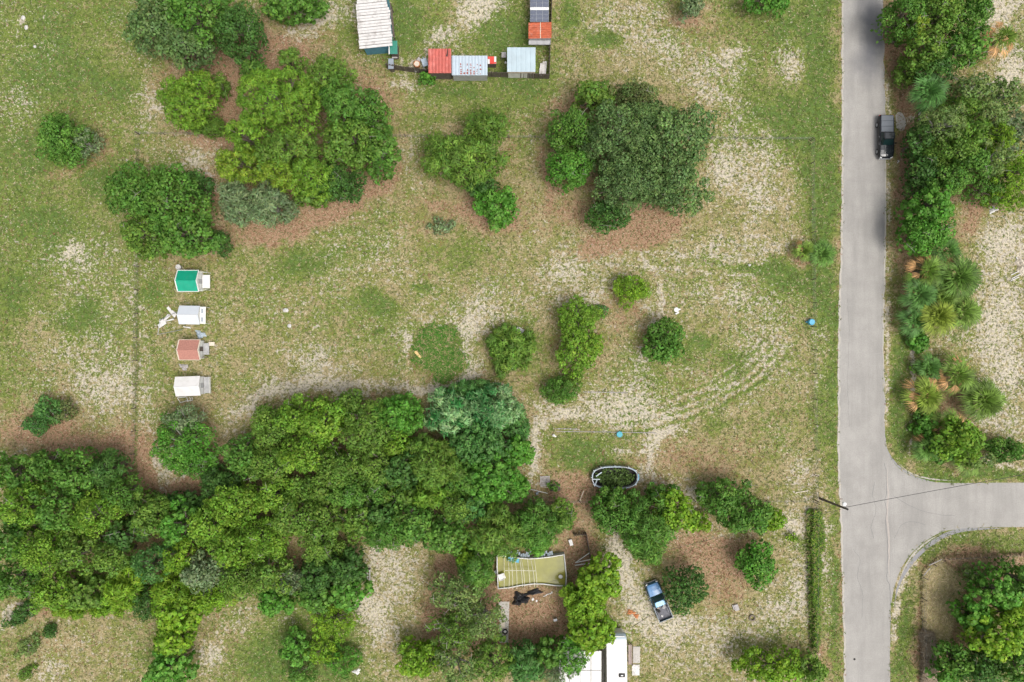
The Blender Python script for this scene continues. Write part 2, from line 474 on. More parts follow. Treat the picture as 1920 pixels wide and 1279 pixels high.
 (655,1110,36,36,5.5,'vine','bright','bright leaved mound just below the white ladder'),
 (595,1120,44,30,5.5,'vine','green','green creeper mass between the dark mound and lower thicket'),
 (545,1085,34,30,5.5,'sparse','grey','half bare grey tree at the left of the dark broad leaved mound'),
 (515,1130,36,26,4,'vine','bright','small bright hem bush above the bare bottom field'),
 (625,1165,50,38,4,'scrub','lime','low lime scrub south of the bright leaved mound'),
 (552,1215,26,36,4.5,'vine','bright','upright bright bush at the edge of the bare bottom field'),
 (560,1262,34,24,3,'scrub','green','green scrub on the bottom edge under the upright bright bush'),
 (605,1215,36,34,3.5,'scrub','lime','loose lime scrub right of the upright bright bush'),
 (640,1240,40,30,3,'scrub','bright','green low scrub beside the white scrap in the thicket'),
 # lower centre
 (860,1110,56,44,6.5,'sparse','greyolive','open crowned tree with visible grey limbs left of the grey path'),
 (905,1160,50,40,6.5,'sparse','greyolive','open greyish tree nearest the grey path'),
 (850,1180,50,40,6.5,'sparse','olive','open olive tree below the other open crowned ones'),
 (790,1235,44,38,6,'vine','lime','lime dense tree at the lower left of the open crowned trees'),
 (860,1240,50,44,7,'sparse','greyolive','open crowned tree at the bottom edge with pale limbs'),
 (925,1235,44,44,7,'fuzzy','olive','olive feathery tree on the bottom edge left of the bluish one'),
 (985,1245,40,40,6.5,'blade','teal','bluish bladed tree on the bottom edge left of the white canopy'),
 (1030,1225,34,30,5.5,'vine','green','green tree touching the left of the white canopy'),
 (1045,1262,34,20,4.5,'fuzzy','grey','silvery bush hanging over the lower white canopy'),
 (1125,1085,46,44,6.5,'vine','lime','lime tree right of the green pool, upper of three'),
 (1095,1130,44,40,6.5,'vine','lime','lime tree right of the green pool, middle of three'),
 (1110,1180,50,40,6.5,'vine','lime','lime tree overhanging the white trailer roof, lowest of three'),
 # right of centre bottom
 (1160,934,44,22,4.6,'broad','green','low tree growing into the oval pool frame'),
 (1150,965,44,36,6,'broad','green','green tree directly south of the oval pool frame'),
 (1212,985,60,54,7.5,'willow','green','biggest feathery tree below the oval pool frame, its tip drooping'),
 (1265,960,44,42,6.5,'broad','lime','light green tree right of the large feathery tree'),
 (1238,926,32,20,4.6,'broad','green','small green bush top right of the oval pool frame'),
 (1212,1030,38,26,4.5,'willow','green','drooping low foliage at the foot of the large feathery tree'),
 (1310,980,26,20,3,'fuzzy','lime','low lime bush between the two tree clusters south of the lot'),
 (1355,930,46,36,6,'broad','green','round green tree at the right end of the lot bottom line'),
 (1395,965,60,38,6,'broad','green','wide green tree south of the lot bottom line near the road'),
 (1445,975,28,26,4,'vine','lime','small lime tree nearest the road in the southern row'),
 (1421,1058,40,44,5,'broad','bright','bright round citrus tree right of the reddish yard'),
 (1283,1103,44,46,5.5,'round','dark','dense dark round tree over the blue pickup'),
 (1445,1250,64,34,5.5,'broad','lime','lime tree at the bottom edge left of the road'),
 (1520,1252,30,30,4.5,'broad','olive','olive bush at the bottom edge nearest the road verge'),
 (1487,1008,12,10,1.2,'scrub','lime','tiny lime weed bush on the sand by the road fence'),
 # right wood
 (1695,30,42,50,7.5,'oak','green','tree overhanging the road at the top right, leftmost'),
 (1755,28,48,44,8.5,'oak','olive','olive tree at the top edge right of the one overhanging the road'),
 (1810,30,44,52,8,'broad','green','fresh green tree at the top edge beside the white sand'),
 (1712,48,22,20,8,'broad','gold','golden tinted treetop in the top right roadside wood'),
 (1740,95,42,42,7.5,'oak','olive','olive tree in the top right wood above the blue green palm'),
 (1800,95,44,34,7,'broad','green','green tree left of the dead orange palm'),
 (1750,135,40,26,6,'fuzzy','dark','dark low tree between the top right wood and the blue green palm'),
 (1820,170,44,36,6,'sparse','greyolive','pale thin tree right of the blue green palm'),
 (1885,180,42,34,5.5,'sparse','greyolive','pale thin tree near the right edge south of the dead palm'),
 (1845,225,44,38,6,'fuzzy','greyolive','soft grey olive tree in the middle of the roadside wood'),
 (1900,250,44,44,6.5,'sparse','grey','bare greyish tree at the right edge of the roadside wood'),
 (1765,235,46,40,8,'fuzzy','greyolive','pale soft tree right behind the parked black pickup'),
 (1722,268,26,34,6,'broad','dark','dark shrub beside the parked black pickup'),
 (1785,285,48,40,8,'oak','olive','olive tree in the centre of the roadside wood'),
 (1730,320,30,36,6,'broad','dark','dark tree on the verge south of the parked black pickup'),
 (1775,335,40,36,7,'broad','green','green tree above the bright tree by the road bend of sand'),
 (1850,300,44,40,7,'sparse','greyolive','twiggy olive tree with curved bare branches'),
 (1900,330,44,46,7,'fuzzy','lime','soft lime tree at the right edge above the white scrap'),
 (1845,355,46,28,5,'scrub','green','low green tangle above the reddish bare patch'),
 (1740,390,46,40,7.5,'vine','bright','bright leafy tree halfway down the roadside wood'),
 (1735,440,50,40,7,'broad','bright','bright leafy tree just above the palm thicket'),
 (1715,360,20,30,4,'scrub','dark','dark verge scrub left of the bright leafy trees'),
 (1800,825,48,44,6,'broad','yellow','yellow green tree in the corner plot above the side road'),
 (1840,862,34,18,3.5,'scrub','greyolive','pale low scrub right of the yellow green corner tree'),
 (1890,845,36,24,3.5,'broad','green','low green bush at the right edge above the side road'),
 (1738,800,24,30,2.4,'vine','bright','low bright creeper between the verge and the corner palms'),
 (1745,690,30,16,2.4,'vine','green','low green creeper between the two palm groups'),
 (1725,640,22,22,2.2,'vine','bright','small bright creeper under the palm thicket'),
 (1700,135,24,30,3.5,'fuzzy','olive','low olive roadside bush above the parked black pickup, against the wood'),
 (1800,205,40,30,6,'fuzzy','olive','soft green tree right of the bright single fan palm'),
 (1868,262,36,34,6.5,'fuzzy','lime','soft lime tree between the pale thin trees of the roadside wood'),
 (1815,310,40,36,7.5,'broad','green','green tree in the core of the roadside wood'),
 (1815,250,38,34,7.5,'oak','olive','olive tree in the core of the roadside wood'),
 (1885,375,44,22,4,'scrub','lime','low lime scrub beside the crumpled white sheet'),
 (1765,535,34,34,2.6,'fuzzy','olive','leafy undergrowth filling the upper palm thicket'),
 (1770,575,40,34,2.4,'fuzzy','green','leafy undergrowth filling the lower palm thicket'),
 (1735,770,26,26,2.2,'scrub','green','weedy undergrowth below the orange skirted palms'),
 (1770,850,30,20,3,'broad','green','green bush at the foot of the yellow green corner tree'),
 # bottom right wood
 (1905,1085,40,36,7,'broad','green','upper right tree of the bottom right wood at the photo edge'),
 (1864,1104,42,38,8,'vine','bright','bright curly crowned tree at the top of the bottom right wood'),
 (1900,1150,42,44,8.5,'broad','lime','light green tree at the right edge of the bottom right wood'),
 (1824,1080,28,22,3.5,'scrub','greyolive','low olive scrub at the top of the bottom right wood beside dry reeds'),
 (1822,1152,32,38,6.5,'vine','bright','bright tree on the left flank of the bottom right wood'),
 (1860,1190,50,44,9,'vine','lime','highest lime crowned tree in the middle of the bottom right wood'),
 (1793,1236,36,32,7,'broad','green','green tree with a yellow tip at the lower left of the bottom right wood'),
 (1835,1250,46,36,7.5,'broad','dark','dark tree on the bottom edge of the bottom right wood'),
 (1900,1240,44,44,8.5,'vine','green','large leaved tree in the bottom right corner of the photo'),
 (1772,1262,26,22,5,'vine','bright','small bright tree on the bottom edge beside the dry verge'),
 # left scraps
 (88,768,34,26,3,'sparse','teal','thin bluish shrub with dead brown twigs at the left, upper of two'),
 (66,795,30,22,2.6,'sparse','teal','thin bluish shrub near the left edge, lower of two'),
 (118,770,22,26,2.4,'sparse','brownish','brown half dead shrub right of the thin bluish shrubs'),
 (40,1152,40,18,2.2,'fuzzy','dark','dark low juniper like bush by the pale sandy streak'),
 (90,1186,16,14,1.6,'fuzzy','dark','small dark bush below the juniper like one'),
 (52,1212,32,18,1.2,'scrub','greyolive','flat grey olive bush on the bottom left field'),
 (50,1262,22,12,1.0,'scrub','olive','tiny olive tuft near the bottom left corner'),
]
PL = [ # px,py,r,h,label,dead,yellow,fronds,blue
 (1740,172,37,4.5,'bright blue green fan palm on its own above the parked black pickup',0,0,30,.5),
 (1878,72,34,4,'dead orange fan palm on white sand at the top right',.85,.5,30,0),
 (1508,470,22,2,'small brownish fan palm on the field side of the road fence',.3,.5,20,0),
 (1543,476,26,2.4,'green fan palm on the verge side of the road fence',.05,.2,22,.2),
 (1738,508,34,4,'half dead orange fronded palm at the top left of the palm thicket',.5,.4,26,0),
 (1795,520,42,4.5,'large feathery green palm at the top right of the palm thicket',.03,.3,32,.2),
 (1725,552,34,3.6,'blue green palm on the road side of the palm thicket',.06,.1,26,.6),
 (1768,560,28,3.4,'small olive palm in the centre of the palm thicket',.15,.5,22,.1),
 (1760,592,38,3.8,'yellow palm in the lower middle of the palm thicket',.05,.95,30,0),
 (1805,585,36,3.6,'green palm at the lower right of the palm thicket',.05,.5,26,.3),
 (1718,600,30,3,'dark blue green palm at the lower left of the palm thicket',.08,.05,24,.6),
 (1775,470,28,3.6,'dim green palm hidden at the top of the palm thicket',.05,.1,20,.3),
 (1738,742,38,3.4,'orange skirted palm nearest the road in the corner group',.42,.75,26,0),
 (1795,703,36,3.4,'orange skirted palm at the top of the corner group',.33,.45,28,.1),
 (1745,690,26,2.6,'dark low palm at the top left of the corner group',.05,.1,20,.4),
 (1845,750,40,3.4,'round olive palm on the right of the corner group',.03,.45,38,.1),
 (1785,800,34,3,'olive palm with dead lower fronds above the yellow green corner tree',.25,.5,24,.1),
 (1738,840,28,2.6,'low palm with a few brown fronds nearest the side road',.2,.2,22,.4),
 (1815,865,28,2.2,'pale low palm at the verge of the side road',.08,.5,20,.4),
]
# ---------------------------------------------------------------- ground cover map (photo pixels)
# kind, cx, cy, rx, ry, rotation deg, amount;  S bare sand, L leaf litter, G lush green, T tan straw, B dark humus
BL = [
 ('S',590,680,75,38,15,.75),('S',640,727,120,16,0,.7),('S',470,765,60,22,-38,.8),('S',560,720,40,14,0,.8),('S',430,840,40,30,-30,.5),
 ('S',880,650,16,45,0,.8),('S',830,608,45,14,0,.75),('S',762,655,14,40,0,.65),('S',900,600,40,26,0,.7),('S',875,702,40,14,-25,1.),('S',800,735,45,14,0,.8),
 ('S',1488,128,42,32,30,1.05),('S',1365,105,26,26,0,.9),('S',1245,95,110,34,10,.6),('S',1190,30,55,25,0,.6),('S',1325,165,60,35,30,.55),('S',1380,200,60,40,40,.5),
 ('S',1400,300,55,60,0,.45),('S',1345,320,20,40,0,.7),('S',1440,470,50,30,0,.55),('S',1330,480,70,30,0,.5),('S',1420,380,90,50,0,.5),('S',1380,560,80,30,0,.45),
 ('S',1110,560,50,24,-30,.7),('S',1060,520,40,40,0,.45),('S',1215,590,18,26,0,.7),('S',1200,680,20,30,0,.6),
 ('S',1130,770,70,30,5,.6),('S',1060,780,28,8,5,1.3),('S',1030,750,20,28,-30,.6),('S',1170,740,40,35,0,.5),('S',1210,790,60,22,0,.35),('S',1270,760,90,24,-12,.32),('S',1380,700,70,30,-35,.35),('S',1450,640,50,50,0,.25),
 ('S',1235,820,28,14,-20,1.),('S',1215,860,16,40,0,.9),('S',1160,847,45,7,0,1.),('S',1280,915,60,16,15,.8),('S',1200,905,30,20,0,.6),('S',1005,870,18,45,0,.85),('S',1000,800,14,40,15,.85),
 ('S',1490,880,30,50,0,.6),('S',1490,975,30,20,0,.9),('S',1510,1080,26,80,0,.5),('S',1430,640,60,60,0,.2),
 ('S',1850,640,90,62,0,.6),('S',1890,560,50,60,0,.85),('S',1885,460,50,40,0,.75),('S',1880,10,60,26,0,.95),('S',1870,45,30,28,0,1.),('S',1900,120,40,40,0,.9),('S',1880,150,40,20,0,.7),('S',1900,430,50,30,0,.5),
 ('S',1900,700,60,50,0,.85),('S',1860,790,50,30,30,.75),('S',1840,877,80,8,0,1.),('S',1700,225,16,18,0,1.1),
 ('S',1480,1100,30,60,0,.45),('S',1350,1210,110,60,0,.4),('S',1240,1210,60,50,0,.4),('S',1430,1150,70,60,0,.45),('S',1360,1000,90,30,0,.55),
 ('S',735,1050,28,56,20,.5),('S',700,1025,16,30,0,.9),('S',780,1080,50,40,0,.4),('S',700,1140,40,50,0,.5),('S',720,1190,50,60,0,.4),('S',680,1150,20,20,0,.8),
 ('S',392,1232,24,26,0,1.3),('S',440,1170,50,30,-30,.55),('S',540,1165,40,22,-30,.6),('S',470,1250,60,40,0,.2),
 ('S',300,890,22,34,0,.8),('S',345,905,40,14,-20,.7),('S',235,740,60,50,0,.55),('S',140,640,80,60,0,.45),('S',200,720,70,40,0,.45),
 ('S',141,461,15,14,0,1.5),('S',150,500,60,90,0,.45),('S',250,560,30,70,0,.35),('S',380,300,36,34,20,.85),('S',400,340,30,20,30,.6),('S',292,190,30,46,0,.75),
 ('S',580,50,60,22,-35,.75),('S',520,100,40,14,10,.6),('S',640,20,60,40,0,.45),('S',30,200,40,40,0,.5),('S',60,60,60,50,0,.2),('S',44,34,6,6,0,1.2),
 ('S',825,72,22,22,0,1.),('S',880,30,36,36,0,.9),('S',905,10,40,20,0,.9),('S',790,120,50,14,0,.7),('S',980,420,30,20,0,.25),('S',760,160,40,12,0,.6),
 ('S',60,1130,34,12,-35,1.1),('S',20,1160,24,10,-40,1.),('S',160,1210,90,36,0,.45),('S',90,1255,60,20,0,.6),('S',110,835,40,10,0,.8),('S',50,850,60,10,0,.6),
 ('S',1165,1060,28,45,-20,.8),('S',1195,1140,45,40,0,.5),('S',1150,1030,24,24,0,.7),('S',1250,1170,60,30,0,.6),('S',1290,950,40,20,0,.4),('S',720,1130,60,100,0,.12),
 ('S',1710,700,10,120,0,.5),('S',1745,960,6,6,0,0),('S',1700,800,14,60,0,.35),('S',1545,640,20,200,0,.35),('S',1550,1000,16,120,0,.5),('S',1700,1080,14,60,20,.6),('S',1740,1030,60,10,-30,.5),('S',1850,1012,60,6,-4,.35),
 ('S',960,560,80,50,0,.4),('S',1100,480,120,40,0,.3),('S',660,300,20,6,0,0),('S',640,480,150,60,0,.3),('S',780,300,26,50,0,.4),('S',640,370,60,10,-30,.5),('S',1000,300,20,60,0,.4),
 ('L',480,100,80,60,0,1.15),('L',430,190,60,60,0,1.),('L',440,130,70,40,0,1.),('L',560,90,70,35,-20,.7),('L',410,260,60,40,0,.6),('L',300,150,30,30,0,.5),
 ('L',150,820,160,36,5,.85),('L',235,870,30,70,0,1.),('L',330,925,80,18,-8,1.),('L',60,800,60,50,0,.6),('L',270,900,14,40,0,.9),('L',400,880,40,24,-30,.8),
 ('L',560,420,110,22,-18,.85),('L',660,370,90,20,-28,.8),('L',500,440,50,24,0,.7),('L',385,345,30,40,30,.7),
 ('L',1060,400,50,30,30,.75),('L',1020,340,16,60,0,.8),('L',1130,465,70,16,-8,1.1),('L',1250,420,70,22,-10,.8),('L',1200,430,60,16,0,.9),('L',1330,200,40,30,30,.5),('L',1180,400,60,60,0,.6),('L',1090,200,80,40,0,.5),
 ('L',900,400,60,30,0,.5),('L',960,400,40,40,0,.5),('L',840,385,60,20,10,.5),('L',980,430,60,16,0,.4),
 ('L',1000,1160,75,70,0,1.3),('L',1080,1030,34,60,0,1.1),('L',950,1110,40,30,0,1.),('L',1010,1220,80,30,0,1.),('L',830,1080,36,70,0,.9),('L',800,1170,30,50,0,.5),
 ('L',1340,1050,70,60,0,.75),('L',1300,1020,50,30,0,.7),('L',1360,1120,50,40,0,.5),('L',1090,925,60,34,0,.8),('L',1040,880,50,40,0,.4),('L',1300,860,130,40,0,.45),('L',1400,1050,50,40,0,.5),
 ('L',1185,1150,18,8,10,1.),('L',1250,870,200,50,0,.25),('L',1160,600,30,40,0,.4),('L',1180,570,40,20,0,.5),('L',1210,640,20,30,0,.5),
 ('L',1690,110,22,90,0,1.),('L',1700,180,26,40,0,.9),('L',1715,250,20,40,0,1.),('L',1690,350,18,90,0,.8),('L',1820,400,26,40,30,.9),('L',1780,440,50,30,0,.5),('L',1790,770,40,30,0,.8),('L',1700,500,14,80,0,.5),
 ('L',1800,1050,110,14,-4,.7),('L',1728,1150,8,120,0,.45),('L',1740,1250,20,40,0,.5),('L',1760,1120,60,80,0,.2),('L',1840,1080,80,40,0,.4),('L',1720,30,50,50,0,.8),
 ('L',1542,1220,12,50,-15,.7),('L',1570,1100,6,160,0,.5),('L',290,1120,60,20,-20,.5),('L',100,1140,70,20,0,.6),('L',1300,700,60,40,0,.1),
 ('L',120,330,50,20,-20,.5),('L',200,290,30,40,0,.5),('L',700,170,50,40,0,.45),('L',690,200,40,40,0,.4),('L',1290,40,50,20,-10,.6),('L',810,420,60,40,0,.3),('L',1530,470,60,20,0,.3),
 ('G',1135,63,36,13,-3,1.3),('G',1125,75,20,10,20,.8),('G',1440,200,80,60,20,.8),('G',1500,230,60,40,0,.9),('G',1545,200,22,260,0,1.),('G',1555,330,18,120,0,1.),('G',1470,30,80,50,0,.7),('G',1520,100,16,100,0,.6),
 ('G',1475,515,60,24,8,1.),('G',1545,540,20,60,0,.9),('G',1400,500,80,14,4,.5),('G',725,570,34,22,20,1.1),('G',685,548,34,20,10,.7),('G',600,485,60,20,0,.5),('G',560,500,40,26,0,.5),('G',540,475,40,40,0,.4),('G',795,542,14,12,0,.9),('G',710,628,12,9,0,.8),
 ('G',860,470,50,30,0,.4),('G',870,500,40,20,0,.4),('G',1308,638,26,16,15,.9),('G',1330,650,18,14,0,.7),('G',1370,680,26,18,0,.7),('G',1290,668,20,20,0,.6),('G',1070,855,46,30,10,.9),('G',1100,870,30,18,0,.6),('G',1335,800,24,20,20,.8),('G',1095,835,10,9,0,1.),('G',1210,690,40,40,0,.3),
 ('G',150,600,50,30,0,.8),('G',165,585,20,16,0,.7),('G',190,310,50,50,0,.6),('G',180,340,40,30,0,.5),('G',230,160,40,30,0,.5),('G',80,110,120,90,0,.35),('G',60,300,60,60,0,.3),('G',100,430,80,40,0,.3),('G',30,560,40,40,0,.4),('G',80,400,30,14,0,.5),('G',290,550,20,16,0,.6),
 ('G',760,45,14,50,0,.9),('G',780,50,40,50,0,.6),('G',960,90,40,60,0,.7),('G',930,60,50,50,0,.5),('G',940,140,70,14,0,.7),('G',1010,165,40,16,0,.6),('G',1060,30,20,40,0,.8),('G',900,190,90,30,0,.5),('G',860,165,50,14,0,.8),('G',670,190,40,20,0,.4),('G',560,300,10,10,0,0),('G',730,80,14,40,0,.7),('G',830,230,90,14,0,.4),('G',640,60,20,50,0,.5),
 ('G',1685,760,14,120,0,.9),('G',1712,600,20,100,0,.6),('G',1730,840,26,60,-20,1.1),('G',1820,892,120,9,0,1.2),('G',1850,1020,100,22,-4,.7),('G',1740,1060,16,30,0,.6),('G',1700,1180,18,110,0,.8),('G',1750,1000,50,20,-40,.6),('G',1880,900,60,6,0,.8),('G',1725,760,14,60,0,.8),
 ('G',1560,760,12,300,0,.6),('G',1565,1150,12,100,0,.7),('G',1540,770,14,80,0,.5),('G',1800,640,30,30,0,.3),('G',1790,490,60,10,0,.2),('G',1510,320,14,60,0,.5),
 ('G',822,663,44,50,0,1.1),('L',770,680,10,30,0,.6),('L',800,712,24,8,20,.6),('L',850,712,24,8,-30,.4),('S',765,640,10,26,0,.5),('G',1120,585,20,14,0,.5),('G',1000,640,30,50,0,.3),('G',1100,870,80,50,0,.2),('G',520,1240,60,40,0,.4),('G',330,1230,60,40,0,.3),('G',470,1240,90,50,0,.35),('G',600,1240,100,60,0,.7),('G',600,1150,70,60,0,.5),('G',20,1230,50,30,0,.4),('G',1450,1200,60,50,0,.35),('G',1500,1010,16,16,0,.6),
 ('L',150,1220,110,40,0,.4),('L',420,1200,60,40,0,.35),('L',350,1245,20,30,0,.4),('L',20,1240,40,30,0,.3),('T',0,0,1,1,0,0),
 ('B',640,80,10,10,0,0),('B',720,45,8,40,0,.0),('B',860,1215,50,40,0,.5),('B',850,1200,26,16,0,.9),('B',1010,1190,60,50,0,.3),('B',270,680,5,260,0,.35),('B',1005,920,20,20,0,.3),
]
# wheel tracks: polyline of photo pixels, half width, kind, amount
TR = [
# thin ruts of the turning tracks
 ([(1150,804),(1250,789),(1340,757),(1410,720),(1462,664)],2.2,'S',.32),
 ([(1148,792),(1246,777),(1335,745),(1404,706),(1455,654)],2.0,'S',.28),
 ([(1130,777),(1230,762),(1320,732),(1390,692),(1440,642)],2.2,'S',.2),
 ([(1128,765),(1226,750),(1314,721),(1384,680),(1433,630)],2.0,'S',.22),
 ([(1200,830),(1290,803),(1370,773),(1440,729)],2.0,'S',.28),
 ([(1196,818),(1284,793),(1364,763),(1432,720)],1.8,'S',.2),
 ([(1150,798),(1248,783),(1338,751),(1407,713),(1458,659)],2.4,'G',.5),
 ([(1140,784),(1240,769),(1330,739),(1398,700),(1448,648)],2.8,'G',.6),
 ([(1190,811),(1280,790),(1360,760),(1430,715),(1480,660)],3,'G',.5),
 ([(1128,771),(1228,756),(1317,726),(1387,686),(1436,636)],2.2,'G',.45),
 ([(1205,480),(1235,520),(1240,600)],6,'S',.35),([(1200,470),(1330,485),(1500,500)],5,'S',.3),([(1200,500),(1330,510),(1500,530)],5,'S',.3),
 ([(470,745),(560,722),(700,718),(800,738),(900,700),(1010,760),(1000,850),(1010,930)],7,'S',.35),
 ([(1710,560),(1712,700),(1706,850)],4,'S',.7),([(1690,560),(1692,700),(1690,860)],5,'G',.5),
 ([(1579,-100),(1579,300),(1573,600),(1570,860),(1579,1000),(1583,1279)],8,'L',.35),
 ([(1664,150),(1667,400),(1664,600),(1663,800)],6,'S',.6),
 ([(1664,850),(1684,880),(1716,902),(1770,910)],6,'S',.9),([(1775,1003),(1728,1030),(1700,1065),(1684,1110),(1676,1200)],6,'S',.9),
 ([(1150,990),(1160,1040),(1185,1110),(1210,1170)],16,'S',.35),
]
EXTRA = []      # litter under trees, filled by the tree table

def fields(px, py):
    wx = px + 46 * (fbm(px / 60, py / 60, 1) - .5) + 26 * (fbm(px / 14, py / 14, 2) - .5)
    wy = py + 46 * (fbm(px / 60 + 40, py / 60, 3) - .5) + 26 * (fbm(px / 14 + 40, py / 14, 4) - .5)
    n1, n2, n3 = fbm(px / 140, py / 140, 0), fbm(px / 90 + 9, py / 90, 5), fbm(px / 30, py / 30, 6)
    left = sstep(420, 150, px)
    out = {'S': .21 + .5 * (n1 - .5) + .6 * (n3 - .5), 'L': .12 + .5 * (n2 - .5) + .0 * px,
           'G': .42 + .9 * (n2 - .45) + .5 * (n3 - .5) + .32 * left * sstep(800, 500, py), 'B': 0 * px}
    verge = sstep(1530, 1550, px) * sstep(1720, 1690, px)
    out['S'] = out['S'] - .15 * verge
    for k, cx, cy, rx, ry, rot, a in BL + EXTRA:
        if a == 0: continue
        c, s = math.cos(math.radians(rot)), math.sin(math.radians(rot))
        dx, dy = wx - cx, wy - cy
        u, v = dx * c + dy * s, -dx * s + dy * c
        if k == 'S': a = a * .95
        g = a * np.exp(-1.0 * ((u / rx) ** 2 + (v / ry) ** 2) ** (.85 if k == 'S' else 1.1))
        out[k] = out[k] + g
        if k == 'L': out['G'] = out['G'] - .55 * g; out['S'] = out['S'] - .35 * g
        if k == 'G': out['S'] = out['S'] - .6 * g; out['L'] = out['L'] - .3 * g
        if k == 'S': out['G'] = out['G'] - .12 * g; out['L'] = out['L'] - .25 * g
    wx2 = px + 8 * (fbm(px / 20, py / 20, 1) - .5); wy2 = py + 8 * (fbm(px / 20 + 40, py / 20, 3) - .5)
    for pts, w, k, a in TR:
        d = np.full(px.shape, 1e9)
        for (x0, y0), (x1, y1) in zip(pts[:-1], pts[1:]):
            L2 = (x1 - x0) ** 2 + (y1 - y0) ** 2
            t = np.clip(((wx2 - x0) * (x1 - x0) + (wy2 - y0) * (y1 - y0)) / L2, 0, 1)
            d = np.minimum(d, np.hypot(wx2 - x0 - t * (x1 - x0), wy2 - y0 - t * (y1 - y0)))
        g = a * np.exp(-(d / w) ** 2) * (.05 + 1.0 * fbm(px / 12, py / 12, 7) + 1.0 * sstep(.35, .65, fbm(px / 45, py / 45, 2)))
        out[k] = out[k] + g
        if k == 'S': out['G'] = out['G'] - .4 * g
        if k == 'G': out['S'] = out['S'] - .6 * g
    return {k: np.clip(v, 0, 1.2) for k, v in out.items()}

def ground_material():
    m, nt, b = newmat('sandy_pasture')
    tc = N(nt, 'ShaderNodeTexCoord')
    geo = N(nt, 'ShaderNodeNewGeometry')
    sep = N(nt, 'ShaderNodeSeparateColor')
    at = N(nt, 'ShaderNodeAttribute', attribute_name='Col')
    nt.links.new(at.outputs['Color'], sep.inputs[0])
    sS, sL, sG = sep.outputs[0], sep.outputs[1], sep.outputs[2]
    def noise(scale, detail=3.0, rough=0.6, off=0.0):
        mp = N(nt, 'ShaderNodeMapping'); mp.inputs['Location'].default_value = (off, off * 1.7, 0)
        nt.links.new(geo.outputs['Position'], mp.inputs['Vector'])
        n = N(nt, 'ShaderNodeTexNoise', Scale=scale, Detail=detail, Roughness=rough)
        nt.links.new(mp.outputs[0], n.inputs['Vector'])
        return n.outputs[0]
    def math_(op, a, c=None, clamp=False):
        n = N(nt, 'ShaderNodeMath', operation=op); n.use_clamp = clamp
        for i, v in enumerate((a, c)):
            if v is None: continue
            if isinstance(v, (int, float)): n.inputs[i].default_value = v
            else: nt.links.new(v, n.inputs[i])
        return n.outputs[0]
    def gate(amount, nz, soft=0.06, gain=1.0, bias=0.0):
        # 1 where noise < amount
        a = math_('ADD', math_('MULTIPLY', amount, gain), bias)
        d = math_('SUBTRACT', a, nz)
        return math_('ADD', math_('DIVIDE', d, soft * 2), 0.5, True)
    fine, med, big = noise(5.2, 3.0, .65), noise(1.9, 4.0, .6, 13), noise(.5, 3.0, .6, 31)
    f2 = noise(7.5, 2.0, .6, 57)
    straw = ramp(nt, fine, .3, .7, (.21, .17, .08, 1), (.47, .385, .215, 1))
    olive = ramp(nt, f2, .3, .7, (.125, .145, .035, 1), (.285, .285, .085, 1))
    base = mixc(nt, gate(noise(1.3, 6.0, .8, 211), big, .09, 1.0, -.01), straw, olive)
    green = ramp(nt, fine, .3, .7, (.085, .14, .022, 1), (.205, .265, .055, 1))
    c = mixc(nt, math_('MULTIPLY', gate(sG, noise(1.5, 5.0, .7, 13), .07, .50, .22), .85), base, green)
    lush = ramp(nt, f2, .3, .7, (.055, .12, .025, 1), (.135, .215, .05, 1))
    c = mixc(nt, math_('MULTIPLY', gate(sG, noise(1.3, 5.0, .7, 233), .09, .55, -.10), .85), c, lush)
    litter = ramp(nt, f2, .3, .7, (.22, .115, .07, 1), (.48, .31, .21, 1))
    c = mixc(nt, math_('MULTIPLY', gate(sL, noise(1.2, 5.0, .75, 171), .14, .43, .19), .87), c, litter)
    sand = ramp(nt, noise(3.0, 4.0, .7, 77), .3, .72, (.36, .31, .255, 1), (.60, .54, .465, 1))
    c = mixc(nt, math_('MULTIPLY', gate(sS, noise(1.6, 5.0, .68, 91), .03, .20, .335), .92), c, sand)
    # pale lichen / dead-tuft specks and dark weed specks
    c = mixc(nt, gate(sS, noise(4.0, 3.0, .6, 103), .03, .13, .335), c, (.58, .52, .38))
    c = mixc(nt, math_('MULTIPLY', gate(.44, noise(2.8, 4.0, .65, 141), .03), .6), c, (.10, .12, .04))
    nt.links.new(c, b.inputs['Base Color'])
    b.inputs['Roughness'].default_value = .95
    b.inputs['Specular IOR Level'].default_value = .15
    bp = N(nt, 'ShaderNodeBump', Strength=.5, Distance=.12)
    nt.links.new(math_('ADD', fine, math_('MULTIPLY', med, .8)), bp.inputs['Height'])
    nt.links.new(bp.outputs[0], b.inputs['Normal'])
    return m
M['ground'] = ground_material()
for a in T:
    k_ = (H - a[4] * .6) / H
    lit = .36 if a[4] > 4 else .18
    if a[5] in ('vine', 'scrub'): lit = .2
    EXTRA.append(('L', 960 + (a[0] - 960) * k_, 639.5 + (a[1] - 639.5) * k_, a[2] * 1.1, a[3] * 1.1, 0, lit))
for a in PL:
    k_ = (H - a[3] * .8) / H
    EXTRA.append(('L', 960 + (a[0] - 960) * k_, 639.5 + (a[1] - 639.5) * k_, a[2] * .9, a[2] * .9, 0, .5))

